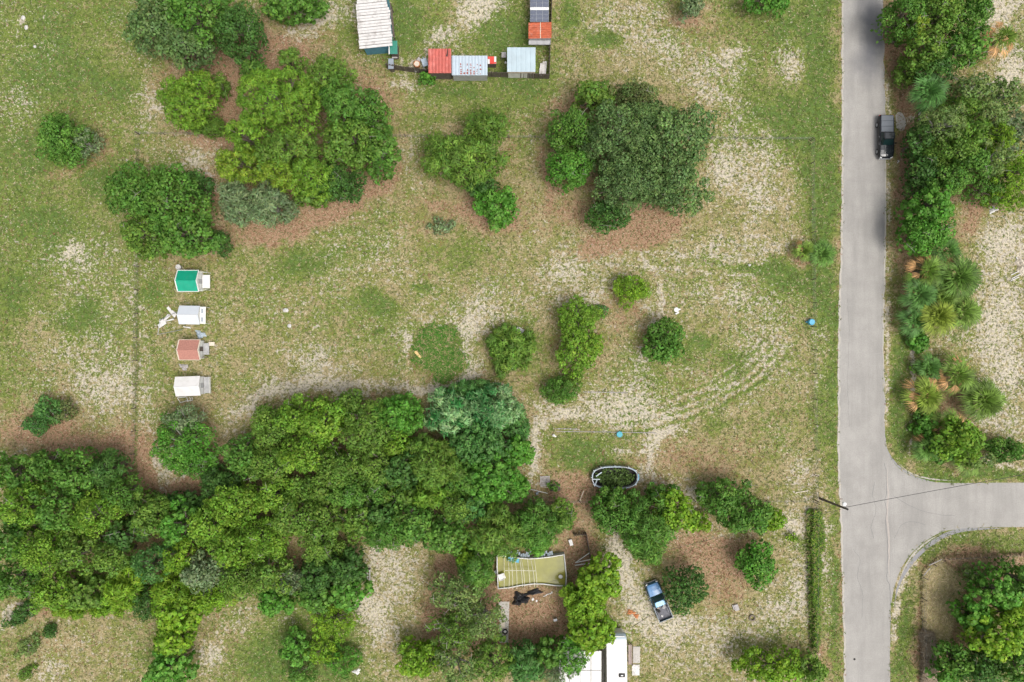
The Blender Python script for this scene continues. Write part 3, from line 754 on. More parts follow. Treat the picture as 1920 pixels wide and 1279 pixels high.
# ---------------------------------------------------------------- ground sheet (fine where the photo looks, coarse to the horizon)
def axis(half, step, far):
    a = np.arange(-half, half + step, step)
    o = half + np.array([3, 8, 16, 30, 55, 90, 150, 260, 420, far - half])
    return np.concatenate([-o[::-1], a, o])
gx, gy = axis(76, .26, 700), axis(52, .26, 700)
GX, GY = np.meshgrid(gx, gy)
PX, PY = GX / S + 960, 639.5 - GY / S
Fd = fields(PX, PY)
L_ = np.clip(Fd['L'] + .6 * Fd['B'], 0, 1.2)
gC = np.stack([Fd['S'], L_, Fd['G']], -1).reshape(-1, 3)
gV = np.stack([GX, GY, np.zeros_like(GX)], -1).reshape(-1, 3)
ny, nx = GX.shape
ii = (np.arange(ny - 1)[:, None] * nx + np.arange(nx - 1)[None, :]).ravel()
gF = np.stack([ii, ii + 1, ii + nx + 1, ii + nx], 1)
g_ = fast_mesh('ground', gV, gF, gC, M['ground'])
tag(g_, kind='structure')

# ---------------------------------------------------------------- roads
def road_material():
    m, nt, b = newmat('sun_bleached_asphalt')
    geo = N(nt, 'ShaderNodeNewGeometry')
    def nz(scale, det=5.0, sc=(1, 1, 1)):
        mp = N(nt, 'ShaderNodeMapping'); mp.inputs['Scale'].default_value = sc
        nt.links.new(geo.outputs['Position'], mp.inputs['Vector'])
        n = N(nt, 'ShaderNodeTexNoise', Scale=scale, Detail=det, Roughness=.6)
        nt.links.new(mp.outputs[0], n.inputs['Vector']); return n.outputs[0]
    c = ramp(nt, nz(.35), .3, .7, (.335, .32, .298, 1), (.44, .42, .392, 1))
    c = mixc(nt, ramp(nt, nz(.9, 6, (1, .12, 1)), .45, .75, (0, 0, 0, 1), (.75,) * 3 + (1,)), c, (.29, .278, .262))
    c = mixc(nt, ramp(nt, nz(7.0, 3), .35, .8, (0, 0, 0, 1), (.5,) * 3 + (1,)), c, (.23, .222, .21))
    # soft-edged dark bluish patches, each where it lies
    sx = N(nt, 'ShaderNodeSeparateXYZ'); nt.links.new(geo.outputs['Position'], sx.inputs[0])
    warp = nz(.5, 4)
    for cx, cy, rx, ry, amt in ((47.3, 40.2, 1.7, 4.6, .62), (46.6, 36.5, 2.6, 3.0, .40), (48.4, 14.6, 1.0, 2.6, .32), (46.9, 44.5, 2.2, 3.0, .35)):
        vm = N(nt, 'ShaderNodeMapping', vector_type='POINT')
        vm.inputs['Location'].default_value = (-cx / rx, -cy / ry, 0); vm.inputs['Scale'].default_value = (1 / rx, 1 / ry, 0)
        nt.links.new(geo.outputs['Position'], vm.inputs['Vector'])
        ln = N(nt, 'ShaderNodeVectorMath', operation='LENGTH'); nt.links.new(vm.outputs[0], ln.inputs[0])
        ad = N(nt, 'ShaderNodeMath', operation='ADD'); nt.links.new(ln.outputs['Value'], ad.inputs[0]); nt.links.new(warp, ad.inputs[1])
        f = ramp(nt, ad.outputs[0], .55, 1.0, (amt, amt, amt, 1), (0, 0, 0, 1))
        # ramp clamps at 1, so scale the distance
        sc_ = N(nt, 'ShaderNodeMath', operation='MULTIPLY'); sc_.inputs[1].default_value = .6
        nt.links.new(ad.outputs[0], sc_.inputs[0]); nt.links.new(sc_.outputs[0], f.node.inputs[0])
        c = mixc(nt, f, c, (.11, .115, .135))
    nt.links.new(c, b.inputs['Base Color'])
    b.inputs['Roughness'].default_value = .9; b.inputs['Specular IOR Level'].default_value = .2
    bp = N(nt, 'ShaderNodeBump', Strength=.25, Distance=.02); nt.links.new(nz(14., 3), bp.inputs['Height']); nt.links.new(bp.outputs[0], b.inputs['Normal'])
    return m
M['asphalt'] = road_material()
M['asphalt_new'] = mat('darker_newer_asphalt', (.29, .285, .29), .9, var=.08, scale=1.5)
M['asphalt_edge'] = mat('asphalt_edge_dust', (.45, .42, .37), .95, var=.1, scale=2.0)
M['seam'] = mat('pinkish_seam_dust', (.43, .385, .35), .95, var=.1, scale=3)
M['crack'] = mat('dark_crack_filler', (.2, .2, .2), .9, var=.2)

def dense(pts, step=6.0, jit=0.0, seed=0):
    """Catmull-Rom through photo pixels, evenly stepped, with a slightly ragged edge"""
    p = [np.array(q, float) for q in pts]; p = [2 * p[0] - p[1]] + p + [2 * p[-1] - p[-2]]
    out = []
    for i in range(1, len(p) - 2):
        L = np.linalg.norm(p[i + 1] - p[i]); n = max(1, int(L / step))
        for j in range(n):
            t = j / n; a, b, c, d = p[i - 1:i + 3]
            out.append(.5 * (2 * b + (c - a) * t + (2 * a - 5 * b + 4 * c - d) * t * t + (3 * b - a - 3 * c + d) * t ** 3))
    out.append(p[-2]); out = np.array(out)
    if jit:
        x, y = out[:, 0], out[:, 1]
        out[:, 0] += jit * 2 * (fbm(x / 9 + seed, y / 9, 2) - .5); out[:, 1] += jit * 2 * (fbm(x / 9, y / 9 + seed, 3) - .5)
    return out

WL = dense([(1578,-900),(1578,-300),(1578,0),(1578,230),(1577,420),(1572,620),(1571,850),(1576,990),(1580,1150),(1582,1279),(1582,1900)], 8, 3.0)
EN = dense([(1655,-900),(1655,-300),(1656,0),(1658,130),(1661,250),(1661,430),(1657,620),(1659,760),(1661,830),(1666,850)], 8, 3.4)
CN = dense([(1666,850),(1680,873),(1708,893),(1745,903),(1790,906)], 4, .5)
SN = dense([(1790,906),(1920,905),(2200,904),(3600,900)], 8, .7)
SS = dense([(3600,982),(2200,986),(1920,988),(1840,989),(1800,992)], 8, .8)
CS = dense([(1800,992),(1765,998),(1728,1020),(1698,1052),(1680,1090),(1671,1130)], 4, .5)
ES = dense([(1671,1130),(1669,1200),(1669,1279),(1669,1900)], 8, 2.2)
def sheet(name, poly, z, m, thick=.0):
    mb = MB(); mb.prism([(x, y) for x, y in poly], z - .05, z)
    o = mb.build(name, m); tag(o, kind='structure'); return o
toW = lambda A: [((x - 960) * S, (639.5 - y) * S) for x, y in A]
road_poly = poly = np.concatenate([WL, ES[::-1], CS[::-1], SS[::-1], SN[::-1], CN[::-1], EN[::-1]])
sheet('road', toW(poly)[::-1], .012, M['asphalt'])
def ribbon(name, line, w, z, m, side=0.0, jit=0.0, taper=False):
    L = dense(line, 5, jit); d = np.gradient(L, axis=0); d /= np.linalg.norm(d, axis=1, keepdims=True) + 1e-9
    n = np.stack([-d[:, 1], d[:, 0]], 1)
    ww = np.full(len(L), float(w))
    if taper: ww *= np.clip(np.minimum(np.arange(len(L)), np.arange(len(L))[::-1]) / (len(L) * .3), .04, 1)
    ww = ww * (.7 + .6 * fbm(L[:, 0] / 11, L[:, 1] / 11, 1))
    A = toW(L + n * (side + ww / 2)[:, None]); B = toW(L + n * (side - ww / 2)[:, None])
    mb = MB(); mb.v = [(x, y, z) for x, y in A] + [(x, y, z) for x, y in B]
    k = len(A); mb.f = [(i, i + 1, k + i + 1, k + i) for i in range(k - 1)]
    o = mb.build(name, m); tag(o, kind='structure'); return o
# newer curved patch on the lower corner, tar edge of the upper corner, seam down the junction, pale dusty edges
ribbon('corner_patch', [(1885,990),(1830,992),(1795,996),(1763,1008),(1727,1035),(1701,1066),(1684,1100),(1676,1140)], 7.5, .016, M['asphalt_new'], 0, 0, True)
ribbon('corner_edge', [(1661,832),(1672,857),(1690,877),(1716,893),(1752,903)], 3.6, .016, M['asphalt_new'], 1.5, 0, True)
ribbon('kerb_dust', [(1680,868),(1704,888),(1742,900),(1790,904)], 2.6, .02, M['asphalt_edge'], -2.5, .4, True)
ribbon('kerb_dust', [(1768,1000),(1732,1022),(1706,1050),(1688,1085)], 3.4, .02, M['asphalt_edge'], 1.5, .6, True)
ribbon('road_seam', [(1662,858),(1661,900),(1663,930),(1660,960),(1663,1000),(1664,1050),(1665,1100)], 3.2, .016, M['seam'], -3, 1.5, True)
ribbon('road_crack', [(1658,868),(1661,880),(1662,900),(1662,925),(1659,940),(1662,955),(1661,985),(1664,1020),(1664,1060),(1663,1088),(1668,1096),(1669,1130),(1669,1180)], .9, .020, M['crack'], 0, 1.2)
ribbon('road_crack', [(1600,1030),(1612,1050),(1608,1085),(1618,1120),(1615,1160)], .5, .016, M['crack'], 0, 2.5)
ribbon('road_crack', [(1640,905),(1636,930),(1642,955),(1634,985),(1638,1010)], .6, .016, M['crack'], 0, 2.5)
ribbon('road_crack', [(1590,560),(1592,640),(1589,720),(1593,800)], .4, .016, M['crack'], 0, 2.0)
ribbon('road_crack', [(1676,1010),(1690,985),(1712,978),(1735,984)], .5, .016, M['crack'], 0, 2.0)
ribbon('road_crack', [(1675,930),(1700,945),(1730,958),(1762,965),(1790,967)], .5, .016, M['crack'], 0, 1.2)
ribbon('edge_dust', [(1580,0),(1580,230),(1579,420),(1574,620),(1573,850),(1578,990),(1582,1150),(1584,1279)], 3.2, .016, M['asphalt_edge'], 0, 3.0)
ribbon('edge_dust', [(1659,180),(1660,250),(1660,430),(1656,620),(1658,760)], 2.6, .016, M['asphalt_edge'], 0, 1.6, True)
o = sheet('driveway_apron', toW([(1679,216),(1684,210),(1692,212),(1697,222),(1699,233),(1695,244),(1688,246),(1681,240)])[::-1], .02, M['concrete'])

# ---------------------------------------------------------------- grass and weed tufts over the whole field
def tufts():
    rng = np.random.default_rng(3)
    n = 170000
    x = rng.uniform(-69, 69, n); y = rng.uniform(-47, 47, n)
    px, py = x / S + 960, 639.5 - y / S
    ix = np.clip(((x + 76) / .26).astype(int) + 10, 0, nx - 1); iy = np.clip(((y + 52) / .26).astype(int) + 10, 0, ny - 1)
    s, l, g = Fd['S'][iy, ix], Fd['L'][iy, ix], Fd['G'][iy, ix]
    onroad = np.zeros(n, bool); tx_, ty_ = px, py
    px = px + rng.normal(0, 2.6, n); py = py + rng.normal(0, 2.6, n)      # ragged edge: some tufts creep over the asphalt
    for (ax, ay), (bx, by) in zip(road_poly, np.roll(road_poly, -1, 0)):
        if (ay < -20 and by < -20) or (ay > 1300 and by > 1300): continue
        onroad ^= ((ay > py) != (by > py)) & (px < (bx - ax) * (py - ay) / (by - ay + 1e-9) + ax)
    px, py = tx_, ty_
    keep = ~onroad & (rng.random(n) > (.25 + .5 * s + .12 * l - .2 * g))
    x, y, s, l, g = x[keep], y[keep], s[keep], l[keep], g[keep]; n = len(x)
    r = rng.random(n)
    colA = np.array((.13, .19, .04)); colB = np.array((.40, .34, .19)); colC = np.array((.50, .44, .29)); colD = np.array((.28, .15, .09)); colE = np.array((.16, .17, .07))
    w = np.stack([np.clip(g, .05, 1.2) * .9, .38 - .1 * g, np.clip(.05 + .25 * s - .05 * g, .01, 1), l * .6, .25 + 0 * s], 1); w = np.cumsum(w / w.sum(1, keepdims=True), 1)
    k = (r[:, None] > w).sum(1).clip(0, 4)
    c = np.stack([colA, colB, colC, colD, colE])[k] * rng.uniform(.7, 1.15, (n, 1))
    V, C = [], []
    for b in range(3):
        a = rng.uniform(0, 6.283, n); L = rng.uniform(.12, .34, n) * (1 + .2 * (g > .7)); z = rng.uniform(.04, .16, n); w2 = rng.uniform(.02, .055, n)
        dx, dy = np.cos(a), np.sin(a)
        v = np.stack([np.stack([x - dy * w2, y + dx * w2, 0 * x + .005], 1), np.stack([x + dy * w2, y - dx * w2, 0 * x + .005], 1), np.stack([x + dx * L, y + dy * L, z], 1)], 1)
        V.append(v.reshape(-1, 3)); C.append(np.repeat(c * rng.uniform(.85, 1.15, (n, 1)), 3, 0))
    V = np.concatenate(V); C = np.concatenate(C)
    o = fast_mesh('grass_tufts', V, np.arange(len(V)).reshape(-1, 3), np.clip(C, 0, 1), M['grass'], k=3)
    tag(o, 'short dry and green grass tufts scattered over the sandy field', 'grass', kind='stuff')
tufts()

# dry reeds and litter in the lower right corner plot
def reeds(name, label, poly, n, L, cols, seed, z=(.3, 1.0)):
    rng = np.random.default_rng(seed)
    P_ = np.array(poly, float); x0, y0 = P_.min(0); x1, y1 = P_.max(0)
    q = rng.uniform((x0, y0), (x1, y1), (n * 4, 2))
    ins = np.zeros(len(q), bool)
    for (ax, ay), (bx, by) in zip(P_, np.roll(P_, -1, 0)):
        c = ((ay > q[:, 1]) != (by > q[:, 1])) & (q[:, 0] < (bx - ax) * (q[:, 1] - ay) / (by - ay + 1e-9) + ax)
        ins ^= c
    q = q[ins][:n]; n = len(q)
    x, y = (q[:, 0] - 960) * S, (639.5 - q[:, 1]) * S
    V, C = [], []
    base = np.array(cols)[rng.integers(0, len(cols), n)]
    for b in range(4):
        a = rng.uniform(0, 6.283, n); l = rng.uniform(.4, 1, n) * L; zb_ = rng.uniform(.25, 1, n) * z[1] * .8; zz = zb_ + rng.uniform(-.1, .25, n) * l; w = rng.uniform(.03, .075, n)
        dx, dy = np.cos(a), np.sin(a)
        V.append(np.stack([np.stack([x - dy * w, y + dx * w, zb_], 1), np.stack([x + dy * w, y - dx * w, zb_], 1), np.stack([x + dx * l, y + dy * l, zz], 1)], 1).reshape(-1, 3))
        C.append(np.repeat(base * rng.uniform(.7, 1.3, (n, 1)), 3, 0))
    V = np.concatenate(V); C = np.concatenate(C)
    o = fast_mesh(name, V, np.arange(len(V)).reshape(-1, 3), np.clip(C, 0, 1), M['grass'], k=3)
    tag(o, label, 'grass', kind='stuff')
reeds('dry_reeds', 'tall dry straw coloured reeds in the fenced corner plot', [(1736,1070),(1765,1050),(1810,1055),(1830,1075),(1800,1100),(1785,1140),(1775,1180),(1765,1215),(1742,1215),(1735,1150)], 16000, 1.0, [(.62,.52,.30),(.72,.62,.40),(.42,.38,.15),(.50,.38,.22)], 1, (.15, .45))
reeds('dead_brush', 'reddish dead brush along the top of the fenced corner plot', [(1765,1045),(1920,1040),(1920,1062),(1860,1070),(1830,1080),(1790,1062)], 5000, .7, [(.46,.31,.2),(.38,.24,.15),(.52,.38,.26),(.2,.22,.07)], 2)
reeds('dead_brush', 'grey brown dead brush inside the side road fence by the bottom edge', [(1726,1180),(1745,1185),(1752,1279),(1728,1279)], 3500, .6, [(.36,.28,.2),(.28,.22,.15),(.42,.36,.28)], 4)
reeds('creeper_patch', 'round flat patch of green creeper on the bare sand of the field', [(774,652),(786,634),(783,622),(800,617),(812,607),(826,616),(846,609),(858,620),(852,634),(847,648),(862,656),(873,672),(866,690),(852,694),(848,708),(830,720),(815,712),(817,696),(798,692),(787,680),(771,676),(780,664)], 3600, .42, [(.07,.20,.025),(.10,.22,.035),(.2,.22,.07),(.05,.14,.02),(.09,.19,.035),(.36,.28,.16)], 3, (.05, .25))
reeds('vine_cover', 'green vine growing along the inside of the road fence in the lower yard', [(1520,958),(1532,956),(1535,975),(1531,990),(1540,1005),(1538,1025),(1531,1035),(1532,1080),(1529,1120),(1530,1170),(1527,1215),(1522,1215),(1523,1150),(1519,1100),(1521,1040),(1516,1020),(1520,1000)], 2600, .55, [(.07,.16,.025),(.13,.23,.03),(.05,.11,.02),(.2,.28,.04),(.25,.22,.1)], 5, (.3, 1.3))
reeds('creeper_patch', 'loose green creeper shoots thinning out round the flat creeper patch', [(768,650),(785,612),(820,602),(860,610),(862,640),(880,665),(880,695),(850,722),(812,722),(800,700),(770,685)], 500, .3, [(.12,.24,.03),(.2,.24,.06)], 13, (.05, .2))
reeds('vine_cover', 'loose vine shoots along both sides of the vine grown road fence', [(1512,955),(1542,955),(1544,1010),(1538,1040),(1537,1210),(1520,1220),(1514,1100),(1511,1015)], 900, .6, [(.1,.2,.03),(.18,.26,.05),(.24,.22,.1)], 14, (.1, .7))
reeds('grass_strip', 'green grass left unmown under the western wire fence', [(260,420),(265,420),(262,500),(261,700),(256,925),(251,925),(256,600)], 330, .3, [(.14,.2,.05),(.18,.21,.07),(.28,.25,.12)], 6, (.03, .16))
# ---------------------------------------------------------------- buildings
def corr(mb, x0, x1, y0, y1, z00, z01, pitch, amp, along='x', thick=.02):
    """corrugated sheet: ridges repeat along `along`; height goes linearly from z00 (start of the other axis) to z01 (end)"""
    a0, a1 = (x0, x1) if along == 'x' else (y0, y1)
    n = max(2, int(round((a1 - a0) / pitch)) * 2)
    b = len(mb.v)
    for i in range(n + 1):
        a = a0 + (a1 - a0) * i / n; dz = amp if i % 2 else 0
        for t in (0, 1):
            z = (z01 if t else z00) + dz
            x, y = (a, y1 if t else y0) if along == 'x' else (x1 if t else x0, a)
            mb.v += [(x, y, z), (x, y, z - thick)]
    for i in range(n):
        p = b + i * 4
        f = [(p, p + 4, p + 6, p + 2), (p + 1, p + 3, p + 7, p + 5), (p, p + 1, p + 5, p + 4), (p + 2, p + 6, p + 7, p + 3)]
        if along != 'x': f = [tuple(reversed(q)) for q in f]
        mb.f += f
    return mb

def lean_to(name, label, x0, y0, x1, y1, h, roofm, wallm, ribs='x', pitch=.3, amp=.04, slope=.15, cat='shed', rz=0.0, inset=.12, walls=True, base_h=0.0):
    """flat-roofed shed whose roof covers photo pixels x0..x1, y0..y1"""
    a, b = P(x0, y1, h), P(x1, y0, h)
    c = (a + b) / 2; w, d = b.x - a.x, b.y - a.y
    t = thing(name, label, cat, (c.x, c.y, 0), rz)
    r = MB(); corr(r, -w / 2, w / 2, -d / 2, d / 2, h - slope / 2, h + slope / 2, pitch, amp, ribs)
    r.build('roof', roofm, t)
    if walls:
        wi, di = w - 2 * inset, d - 2 * inset
        for nm, cc, sz in (('wall', (0, -di / 2, (h - .12) / 2), (wi, .06, h - .12 - slope / 2)), ('wall', (0, di / 2, (h - .12) / 2), (wi, .06, h - .12)),
                           ('wall', (-wi / 2, 0, (h - .12) / 2), (.06, di - .07, h - .14)), ('wall', (wi / 2, 0, (h - .12) / 2), (.06, di - .07, h - .14))):
            q = MB(); q.box(cc, sz); q.build(nm, wallm, t)
    return t, w, d

# long white tin roofed shed, every lapped sheet its own piece
h = 2.9
c = P(700, 28, h); t = thing('tin_roof_shed', 'long shed with lapped old white tin roof and blue end wall at the top edge', 'shed', (c.x, c.y, 0), math.radians(5.2))
Wd, Ln = 4.25, 8.4; rngb = random.Random(4)
n = 22
for i in range(n):
    y = -Ln / 2 + Ln * (i + .5) / n
    m = MB(); dx = rngb.uniform(-.05, .05) + (.18 if i > 14 else 0)
    x0, x1 = -Wd / 2 + dx, Wd / 2 + rngb.uniform(-.06, .1) - (.25 if i > 12 else 0)
    ya, yb = y - Ln / n / 2 + .045, y + Ln / n / 2 - .02
    m.v = [(x0, ya, h), (x1, ya, h + .12), (x1, yb, h + .14), (x0, yb, h + .02), (x0, ya, h - .05), (x1, ya, h + .07), (x1, yb, h + .09), (x0, yb, h - .03)]
    zz = (.035 if i % 2 else 0)
    m.v = [(p[0], p[1], p[2] + zz) for p in m.v]
    m.f = [(0, 1, 2, 3), (7, 6, 5, 4), (0, 4, 5, 1), (1, 5, 6, 2), (2, 6, 7, 3), (3, 7, 4, 0)]
    m.build('roof_sheet', M['white_old'], t)
for cc, sz in (((.05, -Ln / 2 + .42, 1.4), (3.5, .08, 2.8)), ((0, Ln / 2 - .3, 1.4), (3.5, .08, 2.8)), ((-1.75, .1, 1.4), (.08, Ln - .9, 2.8)), ((1.8, .1, 1.4), (.08, Ln - .9, 2.8))):
    q = MB(); q.box(cc, sz); q.build('wall', M['blue_wall'], t)
q = MB(); q.box((0, 0, h - .09), (Wd - .5, Ln - .3, .06)); q.build('roof_batten', M['wood_dark'], t)
q = MB(); q.box((2.2, -.6, 1.2), (.12, 4.2, .1)); q.box((2.25, -2.6, 1.2), (.08, .08, 2.4)); q.box((2.25, 1.4, 1.2), (.08, .08, 2.4)); q.box((2.22, -.6, 2.3), (.16, 4.4, .06)); q.build('side_rail', M['wood_dark'], t)

t, w, d = lean_to('small_shed', 'little dull green roofed hutch with a white edge board below the white tin shed', 731, 77, 745, 101, 2.0, M['teal_roof'], M['wood_dark'], 'x', .25, .02)
q = MB(); q.box((-w / 2 - .09, 0, 1.98), (.14, d + .1, .16)); q.build('fascia', M['white_metal'], t)
t, w, d = lean_to('storage_box', 'narrow grey topped storage box in the corner of the board fence', 728, 110, 738, 129, 1.4, M['grey_plate'], M['wood_dark'], 'x', 2.0, .0, .04)
t, w, d = lean_to('small_table', 'little shelf with a white bucket below the dull green hutch', 735, 102, 745, 109, .8, M['grey_wood'], M['wood_dark'], 'x', 2.0, 0, 0, cat='shelf')
t, w, d = lean_to('red_roof_shed', 'shed with faded red tin roof against the dark board fence', 803, 92, 846, 137, 2.5, M['red_roof'], M['wood_dark'], 'x', .40, .07)
q = MB(); q.box((w * .31, d * .34, 2.585), (.26, 1.0, .03)); q.build('roof_hole_patch', M['dark'], t)
t, w, d = lean_to('grey_roof_shed', 'shed with pale grey ribbed roof and rust spots, joined to the red one', 847, 105, 914, 141, 2.3, M['grey_tin'], M['grey_wall'], 'x', .42, .055)
q = MB(); rr = random.Random(9)
for i in range(46):
    cx = -1.5 + rr.randrange(7) * .42 + rr.uniform(-.04, .04) + w * .08; cy = -d / 2 + .15 + rr.random() ** 1.6 * d * .55
    q.box((cx, cy, 2.3 + .06 + (cy / d) * .15 - .02), (rr.uniform(.08, .3), rr.uniform(.07, .2), .012))
tag(q.build('rust_spots', M['rust_spot'], t), kind='stuff')
# pale blue shed with standing seam panels
t, w, d = lean_to('pale_blue_shed', 'square shed with smooth pale blue metal roof inside the fence corner', 951, 90, 1004, 134, 2.6, M['blue_tin'], M['white_old'], 'x', w / 6 if False else .58, .012, .35)
for i in range(1, 6):
    q = MB(); x = -w / 2 + w * i / 6; q.v = []; q.box((x, 0, 2.635), (.05, d, .03), rx=math.atan2(.35, d)); q.build('roof_seam', M['blue_tin'], t)
q = MB(); q.box((0, -d / 2 + .02, 2.2), (w - .1, .1, .35)); q.build('fascia', M['wood'], t)
t, w, d = lean_to('rust_roof_shed', 'shed with rusty orange red roof and grey front below the dark glazed roof', 991, 42, 1034, 72, 2.4, M['rust_roof'], M['grey_wall'], 'y', .3, .05, .2)
q = MB(); q.box((.05, 0, 2.46), (.07, d, .03)); q.build('ridge_strip', M['wood_pale'], t)
for cx, cw in ((-w / 2 + .45, .8), (0, 1.25), (w / 2 - .45, .8)):
    q = MB(); q.box((cx, -d / 2 - .2, 1.6), (cw, .5, .05), rx=.35); q.build('front_panel', M['grey_wall'], t)
t, w, d = lean_to('glazed_roof_run', 'animal run with smoky dark translucent roof sheets and a white strip, top edge', 994, -30, 1029, 41, 2.2, M['grey_plate'], M['wood_dark'], 'x', .32, .03, .15)
for o_ in list(t.children):
    if o_.name.startswith('roof'): bpy.data.objects.remove(o_)
M['smoky'] = mat('smoky_roof_sheet', (.13, .145, .19), .25, var=.12, scale=3)
for j in range(10):
    q = MB(); y0 = -d / 2 + d * j / 10
    for i in range(3):
        x0 = -w / 2 + w * i / 3
        q.box((x0 + w / 6, y0 + d / 20, 2.2), (w / 3 - .05, d / 10 - .045, .03))
    q.build('roof_sheet', M['smoky'], t)
q = MB(); q.box((0, 0, 2.17), (w, d, .02)); q.build('roof_frame', M['steel'], t)
q = MB(); yy = (P(0, 17, 2.2) - P(0, 5.5, 2.2)).y + d / 2 - 2.35; q.box((0, -d / 2 + d * .345, 2.235), (w, .32, .03)); q.build('white_strip', M['white_metal'], t)

# dark board fence round the sheds: each bay of boards a part
def board_fence(name, label, line, hgt, m, bay=2.2):
    pts = [P(*p) for p in line]; base = pts[0].copy()
    t = thing(name, label, 'fence', base)
    rb = random.Random(int(line[0][0]))
    for a, b in zip(pts[:-1], pts[1:]):
        L = (b - a).length; nb = max(1, round(L / bay)); d = (b - a) / L; ang = math.atan2(d.y, d.x)
        for i in range(nb):
            s0 = L * i / nb; s1 = L * (i + 1) / nb
            q = MB(); k = max(1, int((s1 - s0 - .1) / .19))
            for j in range(k):
                c = a + d * (s0 + .08 + (s1 - s0 - .1) * (j + .5) / k) - base
                hh = hgt * rb.uniform(.93, 1.05)
                q.box((c.x + rb.uniform(-.015, .015), c.y + rb.uniform(-.015, .015), hh / 2), (.165, .03, hh), ang)
            q.build('board_bay', m, t)
            p = a + d * s0 - base; q = MB(); q.box((p.x, p.y, hgt * .53), (.11, .11, hgt * 1.06), ang); q.build('post', M['wood_dark'], t)
            c = a + d * (s0 + s1) / 2 - base; q = MB(); nrm = Vector((-d.y, d.x, 0)) * .05
            q.box((c.x + nrm.x, c.y + nrm.y, hgt * .8), (s1 - s0, .05, .09), ang); q.build('rail', M['wood_dark'], t)
    return t
board_fence('board_fence', 'dark weathered board fence running below the red and grey roofed sheds', [(728,129),(740,131),(800,139),(870,143),(950,145),(1029,148)], 1.7, M['wood_dark'])
board_fence('board_fence', 'dark board fence beside the rusty roof running up to the top edge', [(1029,147),(1031,80),(1034,0),(1036,-60)], 1.7, M['wood_dark'])
board_fence('board_fence', 'short dark L shaped board fence beside the green pool', [(1075,999),(1098,998),(1106,1047)], 1.5, M['wood_dark'])

# ---- four little gabled coops in a row on the left
def coop(px0, py0, px1, py1, hw, hr, roofm, wallm, trimm, label, porch, rz=0.0, rough=0.0):
    a, b = P(px0, py1, hr * .9), P(px1, py0, hr * .9)
    c = (a + b) / 2; w, d = b.x - a.x, b.y - a.y
    t = thing('gabled_coop', label, 'shed', (c.x, c.y, 0), rz, 'little gabled coops in a row')
    wx, dy = w - .35, d - .3
    for s in (-1, 1):
        q = MB(); q.box((0, s * dy / 2, hw / 2), (wx, .06, hw)); q.build('side_wall', wallm, t)
        q = MB(); x = s * wx / 2; q.v = [(x - .03, -dy / 2, 0), (x - .03, dy / 2, 0), (x - .03, dy / 2, hw), (x - .03, 0, hr - .08), (x - .03, -dy / 2, hw)]
        q.v += [(v[0] + .06, v[1], v[2]) for v in q.v]
        q.f = [(0, 4, 3, 2, 1), (5, 6, 7, 8, 9)] + [(i, (i + 1) % 5, 5 + (i + 1) % 5, 5 + i) for i in range(5)]
        q.build('gable_wall', wallm, t)
        q = MB(); e = s * d / 2
        q.v = [(-w / 2, 0, hr), (w / 2, 0, hr), (w / 2, e, hw - .05), (-w / 2, e, hw - .05)]; q.v += [(v[0], v[1], v[2] - .05) for v in q.v]
        q.f = [(0, 3, 2, 1) if s > 0 else (0, 1, 2, 3), (4, 5, 6, 7), (0, 1, 5, 4), (1, 2, 6, 5), (2, 3, 7, 6), (3, 0, 4, 7)]
        q.build('roof_slope', roofm, t)
        if trimm:
            for sx in (-1, 1):
                q = MB(); q.tube([(sx * (w / 2 + .03), 0, hr + .03), (sx * (w / 2 + .03), e, hw - .02)], .075, 4); q.build('barge_board', trimm, t)
            q = MB(); q.tube([(-w / 2, e, hw - .03), (w / 2, e, hw - .03)], .05, 4); q.build('eave_trim', trimm, t)
    q = MB(); q.tube([(-w / 2 - .02, 0, hr + .012), (w / 2 + .02, 0, hr + .012)], .035, 5); q.build('ridge_cap', roofm if trimm else M['white_metal'], t)
    porch(t, w, d, wx, dy)
    return t, w, d
def door_on(t, x, y, m):
    q = MB(); q.box((x + .045, y, .8), (.03, .6, 1.3)); dd = q.build('door', m, t)
    q = MB(); q.box((x + .075, y + .2, .8), (.03, .04, .12)); q.build('handle', M['steel'], dd)
def porch_a(t, w, d, wx, dy):
    q = MB(); q.box((wx / 2 + .62, 0, .42), (1.0, 1.75, .06)); q.build('porch_floor', M['white_wall'], t)
    for s in (-1, 1):
        q = MB(); q.tube([(wx / 2 + .06, s * 1.22, 1.45), (wx / 2 + 1.05, s * 1.12, 1.25)], .035, 5); q.tube([(wx / 2 + 1.05, s * 1.12, 0), (wx / 2 + 1.05, s * 1.12, 1.28)], .035, 5); q.build('porch_rail', M['white_wall'], t)
    door_on(t, wx / 2, 0, M['grey_wall'])
coop(330, 506, 369, 546, 1.75, 2.45, M['green_roof'], M['white_wall'], M['white_metal'], 'coop with a vivid green roof and white edges, topmost of the four', porch_a)
def porch_b(t, w, d, wx, dy):
    q = MB(); q.box((wx / 2 + .38, 0, 1.25), (.7, 2.2, .05), ry=.35); q.build('porch_roof', M['white_wall'], t)
    for s in (-1, 1):
        q = MB(); q.box((wx / 2 + .33, s * .55, 1.32), (.24, .55, .03), ry=.35); q.build('skylight', M['grey_plate'], t)
        q = MB(); q.tube([(wx / 2 + .7, s * 1.05, 0), (wx / 2 + .7, s * 1.05, 1.15)], .035, 5); q.build('porch_post', M['white_wall'], t)
coop(333, 573, 372, 608, 1.7, 2.3, M['bluish_white'], M['white_wall'], None, 'coop with a bluish white roof and scrap heaped at its left', porch_b, -.015)
